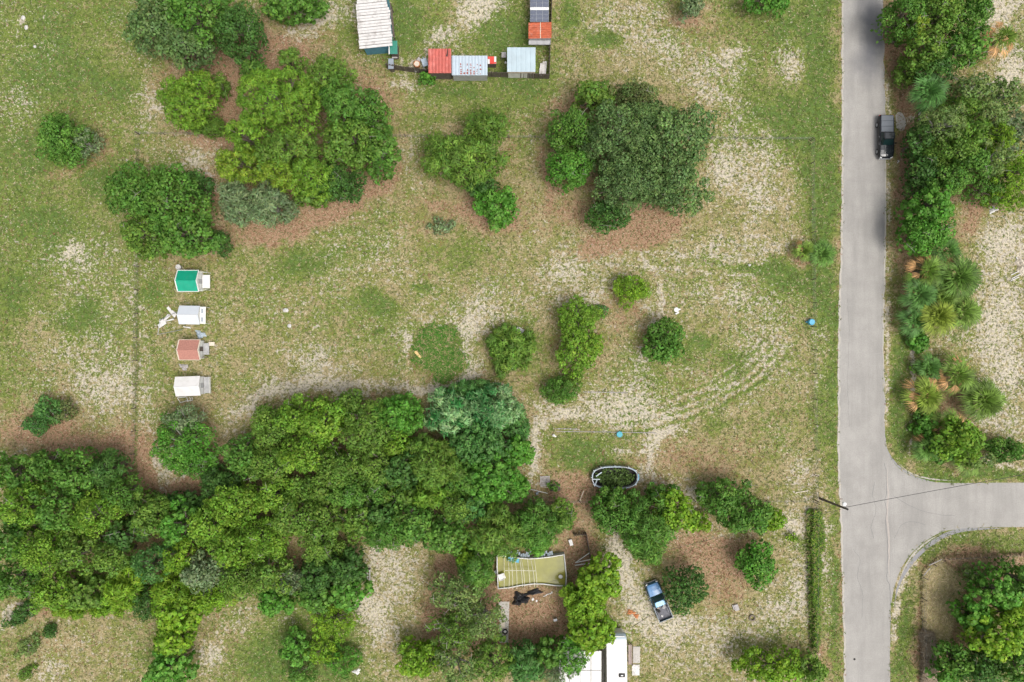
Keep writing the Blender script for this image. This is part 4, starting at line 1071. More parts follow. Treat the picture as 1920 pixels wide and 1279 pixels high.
def porch_c(t, w, d, wx, dy):
    q = MB(); q.box((wx / 2 + .5, .1, .5), (.75, 1.5, .06)); q.build('porch_floor', M['grey_wall'], t)
    q = MB(); q.box((wx / 2 + 1.1, .75, .3), (.75, .5, .05), ry=.3); q.build('ramp', M['wood_pale'], t)
    q = MB(); q.box((wx / 2 + .45, -.98, .7), (.6, .1, .5)); q.build('porch_panel', M['wood_dark'], t)
    door_on(t, wx / 2, .1, M['wood_dark'])
M['shingle_c'] = M['shingle']
t, w, d = coop(333, 637, 372, 675, 1.7, 2.35, M['shingle'], M['white_wall'], M['wood_pale'], 'coop with a red brown shingled roof, third of the four', porch_c)
for s in (-1, 1):
    for i in range(5):       # shingle courses proud of the slope
        q = MB(); f = (i + .5) / 5; e = d / 2 * f
        q.box((0, s * e, 2.35 - (2.35 - 1.65) * f + .012), (w - .06, d / 10 * 1.12, .022), rx=-s * math.atan2(.7, d / 2) + s * .04)
        q.build('shingle_course', M['shingle'], t)
def porch_d(t, w, d, wx, dy):
    q = MB(); q.box((wx / 2 + .55, 0, .55), (.85, 2.1, .06)); q.build('porch_floor', M['grey_wall'], t)
    q = MB(); q.box((wx / 2 + 1.0, 0, .8), (.05, 2.1, .5)); q.build('porch_front', M['white_wall'], t)
    door_on(t, wx / 2, 0, M['grey_wall'])
    q = MB(); q.box((-wx / 2 - .2, -.2, .7), (.35, 1.0, .8)); q.build('nest_box', M['purple'], t)
coop(327, 706, 374, 743, 1.8, 2.25, M['white_plain'], M['white_wall'], None, 'coop with a plain warm white roof, lowest of the four', porch_d, .04)

# ---- mobile home, canopy
h = 3.1
a, b = P(1138, 1340, h), P(1176, 1192, h)
c = (a + b) / 2; w, L = b.x - a.x, b.y - a.y
t = thing('mobile_home', 'white roofed trailer home with a rounded grey front end at the bottom edge', 'trailer', (c.x, c.y, 0), math.radians(.8))
def rr_poly(w, y0, y1, r, n=5, front=True):
    p = [(-w / 2, y0), (w / 2, y0)]
    p += [(w / 2 - r + r * math.cos(i / n * math.pi / 2), y1 - r + r * math.sin(i / n * math.pi / 2)) for i in range(n + 1)]
    p += [(-w / 2 + r - r * math.sin(i / n * math.pi / 2), y1 - r + r * math.cos(i / n * math.pi / 2)) for i in range(n + 1)]
    return p
q = MB(); q.prism(rr_poly(w - .12, -L / 2, L / 2 - .1, .35), .45, h - .08); q.build('body', M['white_wall'], t)
q = MB(); q.prism(rr_poly(w, -L / 2 - .05, L / 2 - .5, .12), h - .08, h); q.build('roof', M['white_plain'], t)
q = MB()
rg = []
for i in range(6):
    f = i / 5; rg.append([(x, L / 2 - .5 + .62 * math.sin(f * 1.57) + 0, h + .0 - .7 * (1 - math.cos(f * 1.57))) for x in (-w / 2 * (1 - .1 * f), -w / 6, w / 6, w / 2 * (1 - .1 * f))])
for i in range(5):
    for k in range(3): q.quad(rg[i][k], rg[i][k + 1], rg[i + 1][k + 1], rg[i + 1][k])
q.build('front_cap', M['grey_tin'], t)
q = MB(); q.box((0, L / 2 - .22, h - .12), (w * .5, .1, .04)); q.build('front_trim', M['steel'], t)
q = MB(); q.box((-.15, L / 2 + .55, .5), (.14, 1.1, .12)); q.tube([(-.6, L / 2 + .0, .5), (-.15, L / 2 + 1.0, .5), (.3, L / 2 + 0, .5)], .05, 4); q.build('tow_hitch', M['dark'], t)
vb = P(1166, 1266, h) - Vector((c.x, c.y, 0))
q = MB(); q.box((vb.x, vb.y, h + .06), (.75, .42, .14)); v_ = q.build('roof_vent', M['dark'], t)
q = MB(); q.box((vb.x, vb.y, h + .145), (.3, .14, .03)); q.build('vent_cap', M['white_metal'], v_)
q = MB(); q.box((w / 2 + .02, -.6, 1.7), (.05, 1.6, .8)); q.box((w / 2 + .02, 2.2, 1.7), (.05, 1.0, .8)); q.build('window', M['smoky'], t)
q = MB(); q.box((w / 2 + .02, -2.6, 1.45), (.05, .8, 1.8)); q.build('door', M['grey_wall'], t)
for y_ in (-2.2, -1.2):
    q = MB(); q.tube([(-w / 2 + .3, y_, .35), (-w / 2 + .05, y_, .35)], .35, 12); q.tube([(w / 2 - .3, y_, .35), (w / 2 - .05, y_, .35)], .35, 12); q.build('wheel', M['rubber'], t)
q = MB(); q.box((0, -.3, .3), (w - .5, L - 1, .25)); q.build('chassis', M['dark'], t)
# side deck of the home
a, b = P(1179, 1246, .9), P(1184, 1209, .9); c2 = (a + b) / 2
t = thing('side_deck', 'narrow faded pinkish deck along the right side of the trailer home', 'deck', (c2.x, c2.y, 0))
wd, ld = b.x - a.x + .1, b.y - a.y
for i in range(3):
    q = MB(); q.box((-wd / 2 + wd * (i + .5) / 3, 0, .9), (wd / 3 - .02, ld, .05)); q.build('deck_board', M['pink_deck'], t)
q = MB()
for sx in (-1, 1):
    for sy in (-1, 0, 1): q.box((sx * (wd / 2 - .06), sy * (ld / 2 - .1), .44), (.09, .09, .86))
q.build('legs', M['wood_dark'], t)
q = MB(); q.box((wd / 2 + .03, 0, 1.3), (.06, ld, .07)); q.box((wd / 2 + .03, -ld / 2, .9), (.06, .06, .85)); q.box((wd / 2 + .03, ld / 2, .9), (.06, .06, .85)); q.build('railing', M['wood_dark'], t)
for i, (x0, y0, x1, y1, zz) in enumerate(((1187, 1212, 1200, 1243, .06), (1185, 1246, 1199, 1266, .06))):
    a, b = P(x0, y1, 0), P(x1, y0, 0); c2 = (a + b) / 2
    q = MB(); q.box((0, 0, .04), (b.x - a.x, b.y - a.y, .08)); o = q.build('concrete_slab', M['concrete'] if i == 0 else M['white_old']); o.location = (c2.x, c2.y, 0)
    tag(o, ('dull concrete slab beside the pinkish deck', 'pale slab below the dull one at the bottom edge')[i], 'slab')
# white canopy, left of the home, panels apart
h = 2.6
a, b = P(1048, 1330, h), P(1128, 1220, h); c = (a + b) / 2; w, L = b.x - a.x, b.y - a.y
t = thing('canopy', 'large white flat canopy roof left of the trailer home, partly under trees', 'canopy', (c.x, c.y, 0))
for i in range(4):
    for j in range(3):
        q = MB(); q.box((-w / 2 + w * (i + .5) / 4, -L / 2 + L * (j + .5) / 3, h + .012 * ((i + j) % 2)), (w / 4 - .06, L / 3 - .07, .06)); q.build('roof_panel', M['white_plain'], t)
for sx in (-1, 0, 1):
    for sy in (-1, 0, 1):
        q = MB(); q.tube([(sx * (w / 2 - .2), sy * (L / 2 - .2), 0), (sx * (w / 2 - .2), sy * (L / 2 - .2), h - .03)], .05, 6); q.build('post', M['steel'], t)
q = MB()
for sx in (-1, 0, 1): q.box((sx * (w / 2 - .2), 0, h - .08), (.1, L, .08))
q.build('beam', M['steel'], t)
a, b = P(1129, 1330, 0), P(1136, 1214, 0)
q = MB(); q.box(((a.x + b.x) / 2, (a.y + b.y) / 2, .03), (b.x - a.x, b.y - a.y, .06)); tag(q.build('path', M['concrete']), kind='structure')
q = MB(); A_ = [P(935,1128), P(955,1128), P(953,1205), P(937,1205)]; q.prism([(p.x, p.y) for p in A_][::-1], -.02, .025); tag(q.build('path', M['concrete']), kind='structure')

# ---- pickups
def rrect(y, hw, z0, z1, r=.12):
    pts = []
    for cx, cz, a0 in ((hw - r, z0 + r, -90), (hw - r, z1 - r, 0), (-hw + r, z1 - r, 90), (-hw + r, z0 + r, 180)):
        for k in range(4):
            a = math.radians(a0 + 30 * k); pts.append((cx + r * math.cos(a), y, cz + r * math.sin(a)))
    return pts
def pickup(name, label, pos, rz, L, body, roofm, hoodm, bedm, cover, glass, junk=False):
    """front of the truck looks along +y"""
    t = thing(name, label, 'pickup truck', pos, rz)
    f, r_ = L / 2, -L / 2; W2 = .97
    secs = [(r_, .82, .55, .95), (r_ + .06, .92, .45, 1.02), (r_ + .5, W2, .42, 1.06), (-.15, W2 + .01, .4, 1.08), (f - 1.9, W2 + .01, .4, 1.08), (f - .9, W2, .4, 1.04), (f - .35, .92, .42, .96), (f - .08, .78, .46, .86), (f, .62, .52, .76)]
    if cover is None:
        secs2 = [s for s in secs if s[0] > -.4]; secs2 = [(-.42, W2, .4, 1.07)] + secs2
        q = MB(); q.loft([rrect(*s) for s in secs2]); q.build('body', body, t, True)
        q = MB()
        for s in (-1, 1): q.box((s * (W2 - .05), (r_ - .42) / 2, .78), (.11, -.42 - r_, .62))
        q.box((0, r_ + .05, .78), (2 * W2 - .24, .09, .6)); q.build('bed_side', body, t)
        q = MB(); q.box((0, (r_ - .42) / 2, .62), (2 * W2 - .22, -.42 - r_ - .12, .06)); q.build('bed_floor', bedm, t)
        q = MB()
        for s in (-1, 1): q.box((s * .68, r_ + 1.15, .76), (.2, .9, .24))
        q.build('wheel_arch', bedm, t)
    else:
        q = MB(); q.loft([rrect(*s) for s in secs]); q.build('body', body, t, True)
        for i in range(3):
            lc = (-.55 - r_ - .1) / 3
            q = MB(); q.box((0, r_ + .1 + lc * (i + .5), 1.12), (1.56, lc - .04, .07)); q.build('bed_cover_panel', cover, t)
    # hood
    q = MB(); q.loft([[(x * k1, y, z + .05 * (1 - x * x)) for x in (-1, -.6, -.2, .2, .6, 1)] + [(x * k1, y, z - .12) for x in (1, -1)] for y, k1, z in ((f - 1.62, .83, 1.12), (f - 1.0, .80, 1.09), (f - .45, .74, 1.02), (f - .2, .68, .93))])
    q.build('hood', hoodm, t, False)
    for s in (-1, 1):
        q = MB(); q.tube([(s * .42, f - 1.5, 1.165), (s * .38, f - .5, 1.075)], .02, 4); q.build('hood_ridge', hoodm, t)
    # greenhouse
    yb, yf = -.5, f - 1.55
    lo = [(-.86, yb), (.86, yb), (.86, yf - .45), (.74, yf), (-.74, yf), (-.86, yf - .45)]
    hi = [(-.68, yb + .18), (.68, yb + .18), (.68, yf - .95), (.6, yf - .72), (-.6, yf - .72), (-.68, yf - .95)]
    q = MB(); q.loft([[(x, y, 1.05) for x, y in lo], [(x, y, 1.66) for x, y in hi]]); q.build('cab_pillars', body, t)
    q = MB(); q.loft([[(x * 1.01, y, 1.66) for x, y in hi], [(x * .99, y * 1.0, 1.74) for x, y in hi], [(x * .85, (y - (yb + yf) / 2) * .88 + (yb + yf) / 2 - .03, 1.775) for x, y in hi]]); q.build('roof', roofm, t)
    def lerp(p, z): return p
    def win(nm, i, j, a=.10, b=.90, c=.14, d=.9):
        A = Vector((*lo[i], 1.05)); B = Vector((*lo[j], 1.05)); C = Vector((*hi[j], 1.66)); D = Vector((*hi[i], 1.66))
        n = (B - A).cross(D - A).normalized() * .012
        pt = lambda u, v: A * (1 - u) * (1 - v) + B * u * (1 - v) + C * u * v + D * (1 - u) * v + n
        q = MB(); q.quad(pt(a, c), pt(b, c), pt(b, d), pt(a, d)); q.build(nm, glass, t)
    win('rear_window', 0, 1); win('windshield', 3, 4, .03, .97, .06, .95)
    win('side_window', 1, 2, .05, .46); win('side_window', 1, 2, .52, .96); win('side_window', 5, 0, .04, .48); win('side_window', 5, 0, .54, .95)
    win('quarter_window', 2, 3, .1, .9); win('quarter_window', 4, 5, .1, .9)
    for s in (-1, 1):
        for y_ in (f - .95, r_ + 1.15):
            q = MB(); q.tube([(s * .78, y_, .37), (s * 1.0, y_, .37)], .37, 16); wh = q.build('wheel', M['rubber'], t)
            q = MB(); q.tube([(s * 1.0, y_, .37), (s * 1.012, y_, .37)], .22, 10); q.build('rim', M['steel'], wh)
        q = MB(); q.box((s * 1.08, yf - .35, 1.12), (.2, .12, .15)); q.box((s * .96, yf - .35, 1.08), (.12, .05, .05)); q.build('mirror', body, t)
        q = MB(); q.box((s * .68, f - .14, .80), (.26, .2, .14), rz=-s * .45); q.build('headlight', M['white_metal'], t)
        q = MB(); q.box((s * .86, r_ + .04, .82), (.12, .07, .3)); q.build('tail_light', M['red_tarp'], t)
        for k in (0, 1):
            q = MB(); q.box((s * .995, .05 + k * .95, .98), (.02, .16, .03)); q.build('door_handle', M['steel'], t)
    q = MB(); q.box((0, f - .02, .48), (1.5, .14, .18)); q.build('front_bumper', M['steel'], t)
    q = MB(); q.box((0, r_ - .04, .48), (1.6, .14, .16)); q.build('rear_bumper', M['steel'], t)
    return t
M['black_paint'] = mat('black_car_paint', (.012, .014, .018), .25, var=.1, coat=.15, spec=.3)
M['black_hood'] = mat('black_bonnet_paint', (.014, .018, .022), .15, var=.1, coat=.5, spec=.4)
M['car_glass'] = mat('tinted_car_glass', (.012, .03, .03), .08, var=.05, spec=.4)
M['tonneau'] = mat('grey_folding_cover', (.135, .15, .17), .7, var=.06)
M['blue_paint'] = mat('faded_light_blue_paint', (.11, .26, .5), .35, var=.12, scale=2, coat=.4)
M['blue_roof'] = mat('faded_light_blue_roof', (.2, .46, .68), .35, var=.08, scale=2, coat=.4)
M['teal_side'] = mat('dark_teal_paint', (.02, .06, .085), .4, var=.2, coat=.3)
M['bed_grey'] = mat('dusty_bed_liner', (.16, .16, .18), .8, var=.3, scale=4)
pk = pickup('pickup_truck', 'black pickup with grey folded bed cover parked on the right road edge', P(1661.5, 256.5, .8) * 1 - Vector((0, 0, .8)), math.pi, 5.6, M['black_paint'], M['black_hood'], M['black_hood'], M['tonneau'], M['tonneau'], M['car_glass'])
pos = P(1235, 1127, .8); pos.z = 0
pb = pickup('pickup_truck', 'light blue roofed old pickup with an open cluttered bed under the round tree', pos, math.radians(22), 5.2, M['teal_side'], M['blue_roof'], M['blue_paint'], M['bed_grey'], None, M['car_glass'])
# things lying in its bed
rj = random.Random(3)
for i, (lab, mm, sz) in enumerate((('pale block lying in the bed of the blue pickup near the cab', 'wood_pale', (.3, .2, .15)), ('white scrap at the rear of the blue pickup bed', 'white_plain', (.2, .2, .12)), ('dark crate on the left of the blue pickup bed', 'dark', (.35, .45, .28)), ('grey bundle on the right of the blue pickup bed', 'grey_wall', (.5, .35, .2)))):
    lp = Matrix.Rotation(math.radians(22), 3, 'Z') @ Vector(((-.42, -.3, -.5, .35)[i], (-.85, -2.0, -1.15, -.95)[i], .65 + sz[2] / 2))
    q = MB(); q.box((0, 0, 0), sz, rz=rj.uniform(0, 2)); q.box((sz[0] * .2, 0, sz[2] * .55), (sz[0] * .5, sz[1] * .6, .05)); o = q.build('scrap_piece', M[mm]); o.location = pos + lp
    tag(o, lab, 'scrap')
# ---------------------------------------------------------------- trees
PAL = {
 'dark': ((.05, .12, .025), (.075, .16, .03)), 'oak': ((.095, .165, .055), (.14, .225, .065)),
 'olive': ((.095, .185, .028), (.145, .24, .035)), 'yellow': ((.115, .235, .024), (.175, .29, .03)),
 'bright': ((.07, .205, .022), (.12, .26, .04)), 'green': ((.07, .17, .025), (.115, .225, .035)),
 'lime': ((.13, .255, .02), (.2, .32, .025)), 'teal': ((.06, .165, .036), (.10, .215, .052)),
 'grey': ((.13, .19, .085), (.19, .255, .12)), 'greyolive': ((.125, .2, .055), (.19, .26, .075)),
 'pale': ((.035, .18, .04), (.25, .38, .17)), 'tan': ((.30, .22, .10), (.42, .33, .17)), 'brownish': ((.15, .16, .06), (.09, .16, .04)),
 'gold': ((.14, .24, .022), (.21, .29, .03)),
}
# ld lobes per m2, lr lobe radius, L/W leaf size, dens leaves per m2, spread normal randomness, out: leaves radiate, flat
KN = {
 'oak':    dict(ld=.75, lr=.78, L=.34, W=.22, dens=100, rn=.6, out=0, fill=.16, lj=.30),
 'broad':  dict(ld=.85, lr=.70, L=.36, W=.26, dens=88, rn=.5, out=0, fill=.16, lj=.28),
 'pine':   dict(ld=1.7, lr=.50, L=.44, W=.13, dens=125, rn=.35, out=.85, fill=.16, lj=.24),
 'willow': dict(ld=.65, lr=.85, L=.55, W=.13, dens=120, rn=.4, out=.75, fill=.18, lj=.30),
 'round':  dict(ld=2.2, lr=.36, L=.26, W=.18, dens=120, rn=.6, out=0, fill=.2, lj=.12),
 'fuzzy':  dict(ld=1.3, lr=.52, L=.36, W=.13, dens=110, rn=.5, out=.6, fill=.2, lj=.2),
 'sparse': dict(ld=.8, lr=.65, L=.36, W=.18, dens=82, rn=.7, out=.4, fill=.10, lj=.25),
 'vine':   dict(ld=1.3, lr=.50, L=.38, W=.32, dens=78, rn=.35, out=0, fill=.2, lj=.2),
 'blade':  dict(ld=.9, lr=.70, L=.66, W=.15, dens=95, rn=.35, out=.8, fill=.22, lj=.25),
 'scrub':  dict(ld=1.2, lr=.42, L=.30, W=.15, dens=75, rn=.6, out=.4, fill=.2, lj=.2),
}

def leaf_arrays(c, n, L, W, col, rng, out=0.0, outdir=None):
    k = len(c)
    n = n / np.linalg.norm(n, axis=1, keepdims=True)
    t = rng.normal(size=(k, 3))
    if outdir is not None and out > 0: t = t * (1 - out) * .8 + outdir * out * 1.6
    t = t - n * np.sum(t * n, axis=1, keepdims=True)
    t /= np.linalg.norm(t, axis=1, keepdims=True) + 1e-9
    s = np.cross(n, t)
    l = (L * rng.uniform(.65, 1.3, k))[:, None] * .5
    w = (W * rng.uniform(.65, 1.3, k))[:, None] * .5
    V = np.empty((k, 4, 3))
    V[:, 0] = c - t * l; V[:, 1] = c + s * w - t * l * .1 + n * w * .25; V[:, 2] = c + t * l; V[:, 3] = c - s * w - t * l * .1 + n * w * .25
    F = np.arange(k * 4).reshape(k, 4)
    C = np.repeat(col[:, None, :], 4, axis=1)
    return V.reshape(-1, 3), F, C.reshape(-1, 3)

def make_crown(rx, ry, h, kind, pal, rng, hb=.38, flat=0.0):
    K = KN[kind]; A = math.pi * rx * ry
    nl = int(max(6, K['ld'] * A))
    ph = rng.uniform(0, 6.28, 4); am = rng.uniform(.04, .15, 4)
    def rim(th): return 1 + sum(am[i] * np.sin((i + 2) * th + ph[i]) for i in range(4))
    # best-candidate lobes
    pts = []
    for i in range(nl):
        cand = rng.uniform(-1, 1, (14, 2)); cand = cand[np.hypot(cand[:, 0], cand[:, 1]) < 1]
        if not len(cand): continue
        if pts:
            q = np.array(pts); d = np.min(np.hypot(cand[:, None, 0] - q[None, :, 0], cand[:, None, 1] - q[None, :, 1]), axis=1)
            pts.append(tuple(cand[np.argmax(d)]))
        else: pts.append(tuple(cand[0]))
    p = np.array(pts); nl = len(p)
    rho = np.hypot(p[:, 0], p[:, 1]); th = np.arctan2(p[:, 1], p[:, 0])
    lr = np.minimum(K['lr'] * rng.uniform(.7, 1.35, nl), .45 * min(rx, ry))
    rr = np.minimum(rho, .97) * rim(th)
    lx = np.cos(th) * rr * np.maximum(rx - lr * .75, .1); ly = np.sin(th) * rr * np.maximum(ry - lr * .75, .1)
    dome = hb * h + (h - hb * h) * np.sqrt(np.clip(1 - (rho * .93) ** 2, 0, 1))
    lz = dome - lr * .8 + rng.normal(0, K['lj'] * min(1.4, h * .2), nl)
    lz = np.maximum(lz, lr * .4)
    lf = rng.uniform(.78, 1.3); ntot = int(K['dens'] * A / lf ** 1.5); nfill = int(ntot * K['fill']); nleaf = ntot - nfill
    w = lr ** 2; w = w / w.sum()
    idx = rng.choice(nl, nleaf, p=w)
    d = rng.normal(size=(nleaf, 3)); d[:, 2] = np.abs(d[:, 2]) * 1.1 - .35
    d /= np.linalg.norm(d, axis=1, keepdims=True)
    rad = lr[idx] * rng.uniform(.68, 1.08, nleaf)
    c = np.stack([lx[idx], ly[idx], lz[idx]], 1) + d * rad[:, None] * np.array([1, 1, .8])
    n = d + rng.normal(size=(nleaf, 3)) * K['rn'] + np.array([0, 0, .35])
    a, b2 = np.array(pal[0]), np.array(pal[1])
    lt = rng.beta(1.2, 1.6, nl); lb = rng.uniform(.82, 1.16, nl)
    t = np.clip(lt[idx] + rng.normal(0, .22, nleaf), 0, 1)[:, None]
    col = (a * (1 - t) + b2 * t) * lb[idx][:, None] * rng.uniform(.66, 1.38, nleaf)[:, None]
    col = col * (1 + rng.normal(0, .07, (nleaf, 3)))
    # inner foliage
    u = np.sqrt(rng.uniform(0, 1, nfill)) * .9; a2 = rng.uniform(0, 6.283, nfill)
    fd = hb * h + (h - hb * h) * np.sqrt(1 - (u * .93) ** 2)
    fz = fd * rng.uniform(.3, .68, nfill)
    rf = rim(a2)
    cf = np.stack([np.cos(a2) * u * rx * rf * .95, np.sin(a2) * u * ry * rf * .95, fz], 1)
    nf_ = rng.normal(size=(nfill, 3)) * .8 + np.array([0, 0, 1])
    colf = (a * .6 + b2 * .4) * rng.uniform(.7, 1.2, nfill)[:, None] * .9
    V1, F1, C1 = leaf_arrays(c, n, K['L'] * lf, K['W'] * lf, np.clip(col * 1.24, .004, 1), rng, K['out'], d)
    V2, F2, C2 = leaf_arrays(cf, nf_, K['L'] * 1.35, K['W'] * 1.6, np.clip(colf * 1.25, .004, 1), rng)
    return np.concatenate([V1, V2]), np.concatenate([F1, F2 + len(V1)]), np.concatenate([C1, C2]), np.stack([lx, ly, lz], 1)

LEAFQ = [0]
def tree(px, py, rx, ry, h, kind, pal, label, name='tree', cat='tree', group=None, seed=0, hb=.38):
    rng = np.random.default_rng(int(px * 7 + py * 13 + seed) % (2 ** 31))
    zc = h * .6
    base = P(px, py, zc); base.z = 0
    k = S * (H - zc) / H
    t = thing(name, label, cat, base, 0, group)
    V, F, C, lobes = make_crown(rx * k, ry * k, h, kind, PAL[pal], rng, hb)
    LEAFQ[0] += len(F)
    fast_mesh('crown', V, F, C, M['leaf'], t)
    mb = MB()
    R = .028 * h + .03 * min(rx, ry) * k
    zt = max(.2, h * .42)
    lean = rng.normal(0, .04 * h, 2)
    mb.tube([(0, 0, -.05), (lean[0] * .4, lean[1] * .4, zt * .5), (lean[0], lean[1], zt)], [R * 1.25, R * .95, R * .8], 7)
    nb = min(len(lobes), 5 if h < 4 else (9 if kind != 'sparse' else 13))
    for i in rng.choice(len(lobes), nb, replace=False):
        q = lobes[i]
        mid = (lean[0] * .6 + q[0] * .45, lean[1] * .6 + q[1] * .45, zt + (q[2] - zt) * .6)
        mb.tube([(lean[0], lean[1], zt * .93), mid, (q[0], q[1], q[2] + .05)], [R * .5, R * .33, R * .12], 5)
        if kind == 'sparse':
            for j in range(3):
                e = rng.normal(0, .55, 3)
                mb.tube([(q[0], q[1], q[2]), (q[0] + e[0], q[1] + e[1], q[2] + abs(e[2]) * .7)], [R * .11, .012], 3)
    if h > 5.5 and kind in ('oak', 'willow', 'sparse', 'broad') and rng.random() < .7:
        tw = MB()
        for i in rng.choice(len(lobes), min(len(lobes), 3), replace=False):
            q = lobes[i]; a_ = rng.uniform(0, 6.28); e = np.array([math.cos(a_), math.sin(a_), .0]) * rng.uniform(.7, 1.5)
            p0 = (q[0] - e[0] * .4, q[1] - e[1] * .4, q[2] + .1); p1 = (q[0] + e[0] * .3, q[1] + e[1] * .3, q[2] + .52); p2 = (q[0] + e[0], q[1] + e[1] * .85, q[2] + .56)
            tw.tube([p0, p1, p2], [.05, .035, .012], 3, cap=False); tw.tube([p1, (p1[0] - e[1] * .5, p1[1] + e[0] * .5, p1[2] + .2)], [.03, .01], 3, cap=False)
        tag(tw.build('dead_branches', M['twig'], t), kind='stuff')
    mb.build('trunk', M['pale_bark'] if kind == 'sparse' or pal in ('grey', 'greyolive') else M['bark'], t)
    return t

def palm(px, py, r, h, label, dead=0.0, yellow=0.0, nf=26, blue=0.0, name='palm', cat='palm tree', group=None):
    """fan palm seen from above: each frond a petiole with a fan of narrow blades"""
    rng = np.random.default_rng(int(px * 11 + py * 3))
    zc = h * .8
    base = P(px, py, zc); base.z = 0
    k = S * (H - zc) / H; R = r * k * 1.16
    t = thing(name, label, cat, base, 0, group)
    mb = MB(); mb.tube([(0, 0, -.05), (0, 0, h * .5), (0, 0, max(.3, h - .35 * R))], [.24, .19, .17], 8)
    mb.build('trunk', M['bark'], t)
    green = np.array((.085, .21, .04)) * (1 - yellow) + np.array((.25, .32, .045)) * yellow
    blue = blue * .3; green = green * (1 - blue) + np.array((.12, .25, .11)) * blue
    top = Vector((0, 0, max(.3, h - .35 * R)))
    for i in range(nf):
        az = i * 2.399 + rng.normal(0, .15)
        q = (i + .5) / nf                      # 0 inner/upright, 1 outer/drooping
        isdead = rng.random() < dead * (1.35 if q > .45 else .4)
        el = math.radians(72 - 78 * q + rng.normal(0, 5)) if not isdead else math.radians(5 - 25 * rng.random())
        d = Vector((math.cos(az) * math.cos(el), math.sin(az) * math.cos(el), math.sin(el)))
        plen = R * (.10 + .42 * q + .1 * rng.random()); flen = R * ((.50 if not isdead else .42) + .12 * rng.random())
        hub = top + d * plen
        side = Vector((-math.sin(az), math.cos(az), 0)); up = side.cross(d) * -1
        if up.z < 0: up = -up
        nb = 13 if not isdead else 9
        vs, fs = [], []
        spread = math.radians(150 if not isdead else 85)
        for b in range(nb):
            a = (b / (nb - 1) - .5) * spread + rng.normal(0, .04)
            ln = flen * (.72 + .28 * math.cos(a)) * rng.uniform(.9, 1.05)
            dd = (d * math.cos(a) + side * math.sin(a)).normalized()
            ww = side * math.cos(a) - d * math.sin(a)
            wdt = (R * .024 + .01) * (1 if not isdead else .7)
            b0 = len(vs)
            m1 = hub + dd * ln * .5 + up * .05 * R; e1 = hub + dd * ln + Vector((0, 0, -1)) * ln * (.18 + .25 * q)
            vs += [hub, m1 + ww * wdt, e1, m1 - ww * wdt]
            fs.append((b0, b0 + 1, b0 + 2, b0 + 3))
        b0 = len(vs); pw = side * .03
        vs += [top - pw, top + pw, hub + pw, hub - pw]; fs.append((b0, b0 + 1, b0 + 2, b0 + 3))
        c = green * rng.uniform(.75, 1.3) if not isdead else np.array((.62, .36, .16)) * rng.uniform(.75, 1.25)
        V = np.array([tuple(v) for v in vs])
        C = np.tile(c, (len(V), 1)) * np.repeat(rng.uniform(.6, 1.4, (len(V) // 4, 1)), 4, 0)
        fast_mesh('frond', V, np.array(fs), C, M['leaf'], t)
    return t

for a in T:
    px, py, rx, ry, h, kind, pal, lab = a
    nm, cat = ('tree', 'tree')
    if kind == 'pine': nm = 'pine_tree'
    elif kind == 'oak' and 'oak' in lab: nm = 'oak_tree'
    elif kind == 'willow': nm = 'willow_tree'
    if h < 4.6 or 'shrub' in lab or 'bush' in lab:
        nm, cat = ('shrub', 'shrub') if h >= 2.5 else ('bush', 'bush')
    t_ = tree(px, py, rx, ry, h, kind, pal, lab, nm, cat, hb=.38 if h > 3 else .2)
    if py > 1145 and px < 95: t_.rotation_euler.z = math.radians(36)     # the low bushes at the lower left lie aslant

for px, py, r, h, lab, dead, yel, nf, blu in PL:
    palm(px, py, r, h, lab, dead, yel, nf, blu)
# ---------------------------------------------------------------- green pool with broken hoops
H0 = 1.1
def rimline(n=16):
    top = [(932,1042),(950,1043),(968,1046),(990,1048),(1010,1047),(1035,1044),(1058,1040)]
    right = [(1060,1060),(1062,1080),(1061,1099)]
    bot = [(1040,1098),(1018,1095),(1000,1095),(975,1098),(955,1102),(934,1104)]
    left = [(933,1085),(932,1062)]
    return top, right, bot, left
top, right, bot, left = rimline()
ring = top + right + bot + left
c0 = P(997, 1072); c0.z = 0
t = thing('swimming_pool', 'above ground pool of yellow green water with buckled white walls and broken hoops', 'pool', c0)
rp = [P(x, y, H0) - c0 for x, y in ring]; rp = [Vector((p.x, p.y, 0)) for p in rp]
q = MB(); n = len(rp)
for i in range(n):
    a, b = rp[i], rp[(i + 1) % n]
    q.quad((a.x * 1.02, a.y * 1.02, 0), (b.x * 1.02, b.y * 1.02, 0), (b.x, b.y, H0), (a.x, a.y, H0))
    q.quad((b.x * .985, b.y * .985, .1), (a.x * .985, a.y * .985, .1), (a.x * .985, a.y * .985, H0), (b.x * .985, b.y * .985, H0))
q.build('wall', M['grey_tin'], t)
q = MB(); q.tube([(p.x, p.y, H0) for p in rp] + [(rp[0].x, rp[0].y, H0)], .07, 6); q.build('rim', M['pvc'], t)
M['green_water'] = mat('stagnant_green_water', (.27, .26, .05), .12, var=.16, scale=.8, dirt=(.36, .34, .12), dirt_amt=.7, bump=.1, bscale=6)
q = MB(); q.v = [(p.x * .98, p.y * .98, H0 - .28) for p in rp]; q.f = [tuple(reversed(range(n)))]; q.build('water', M['green_water'], t)
for i, x in enumerate((945, 953, 960, 967, 977, 980, 991, 998, 1004)):
    sh = (0, 2, 3, 4, 6, 7, 6, 8, 6)[i]
    a = P(x - sh * .4, 1046, H0) - c0; b = P(x + sh * .5, 1100 + (4 if i < 4 else 0), H0 * .9) - c0; mid = (a + b) / 2
    rise = .75 + .1 * (i % 3)
    pts = []
    for j in range(9):
        f = j / 8; p = a.lerp(b, f); pts.append((p.x + .12 * math.sin(f * 3.14) * (1 if i % 2 else .4), p.y, H0 + rise * math.sin(f * math.pi) ** .8 * .6))
    q = MB(); q.tube(pts, .032, 5); q.build('hoop', M['cream_pipe'], t)
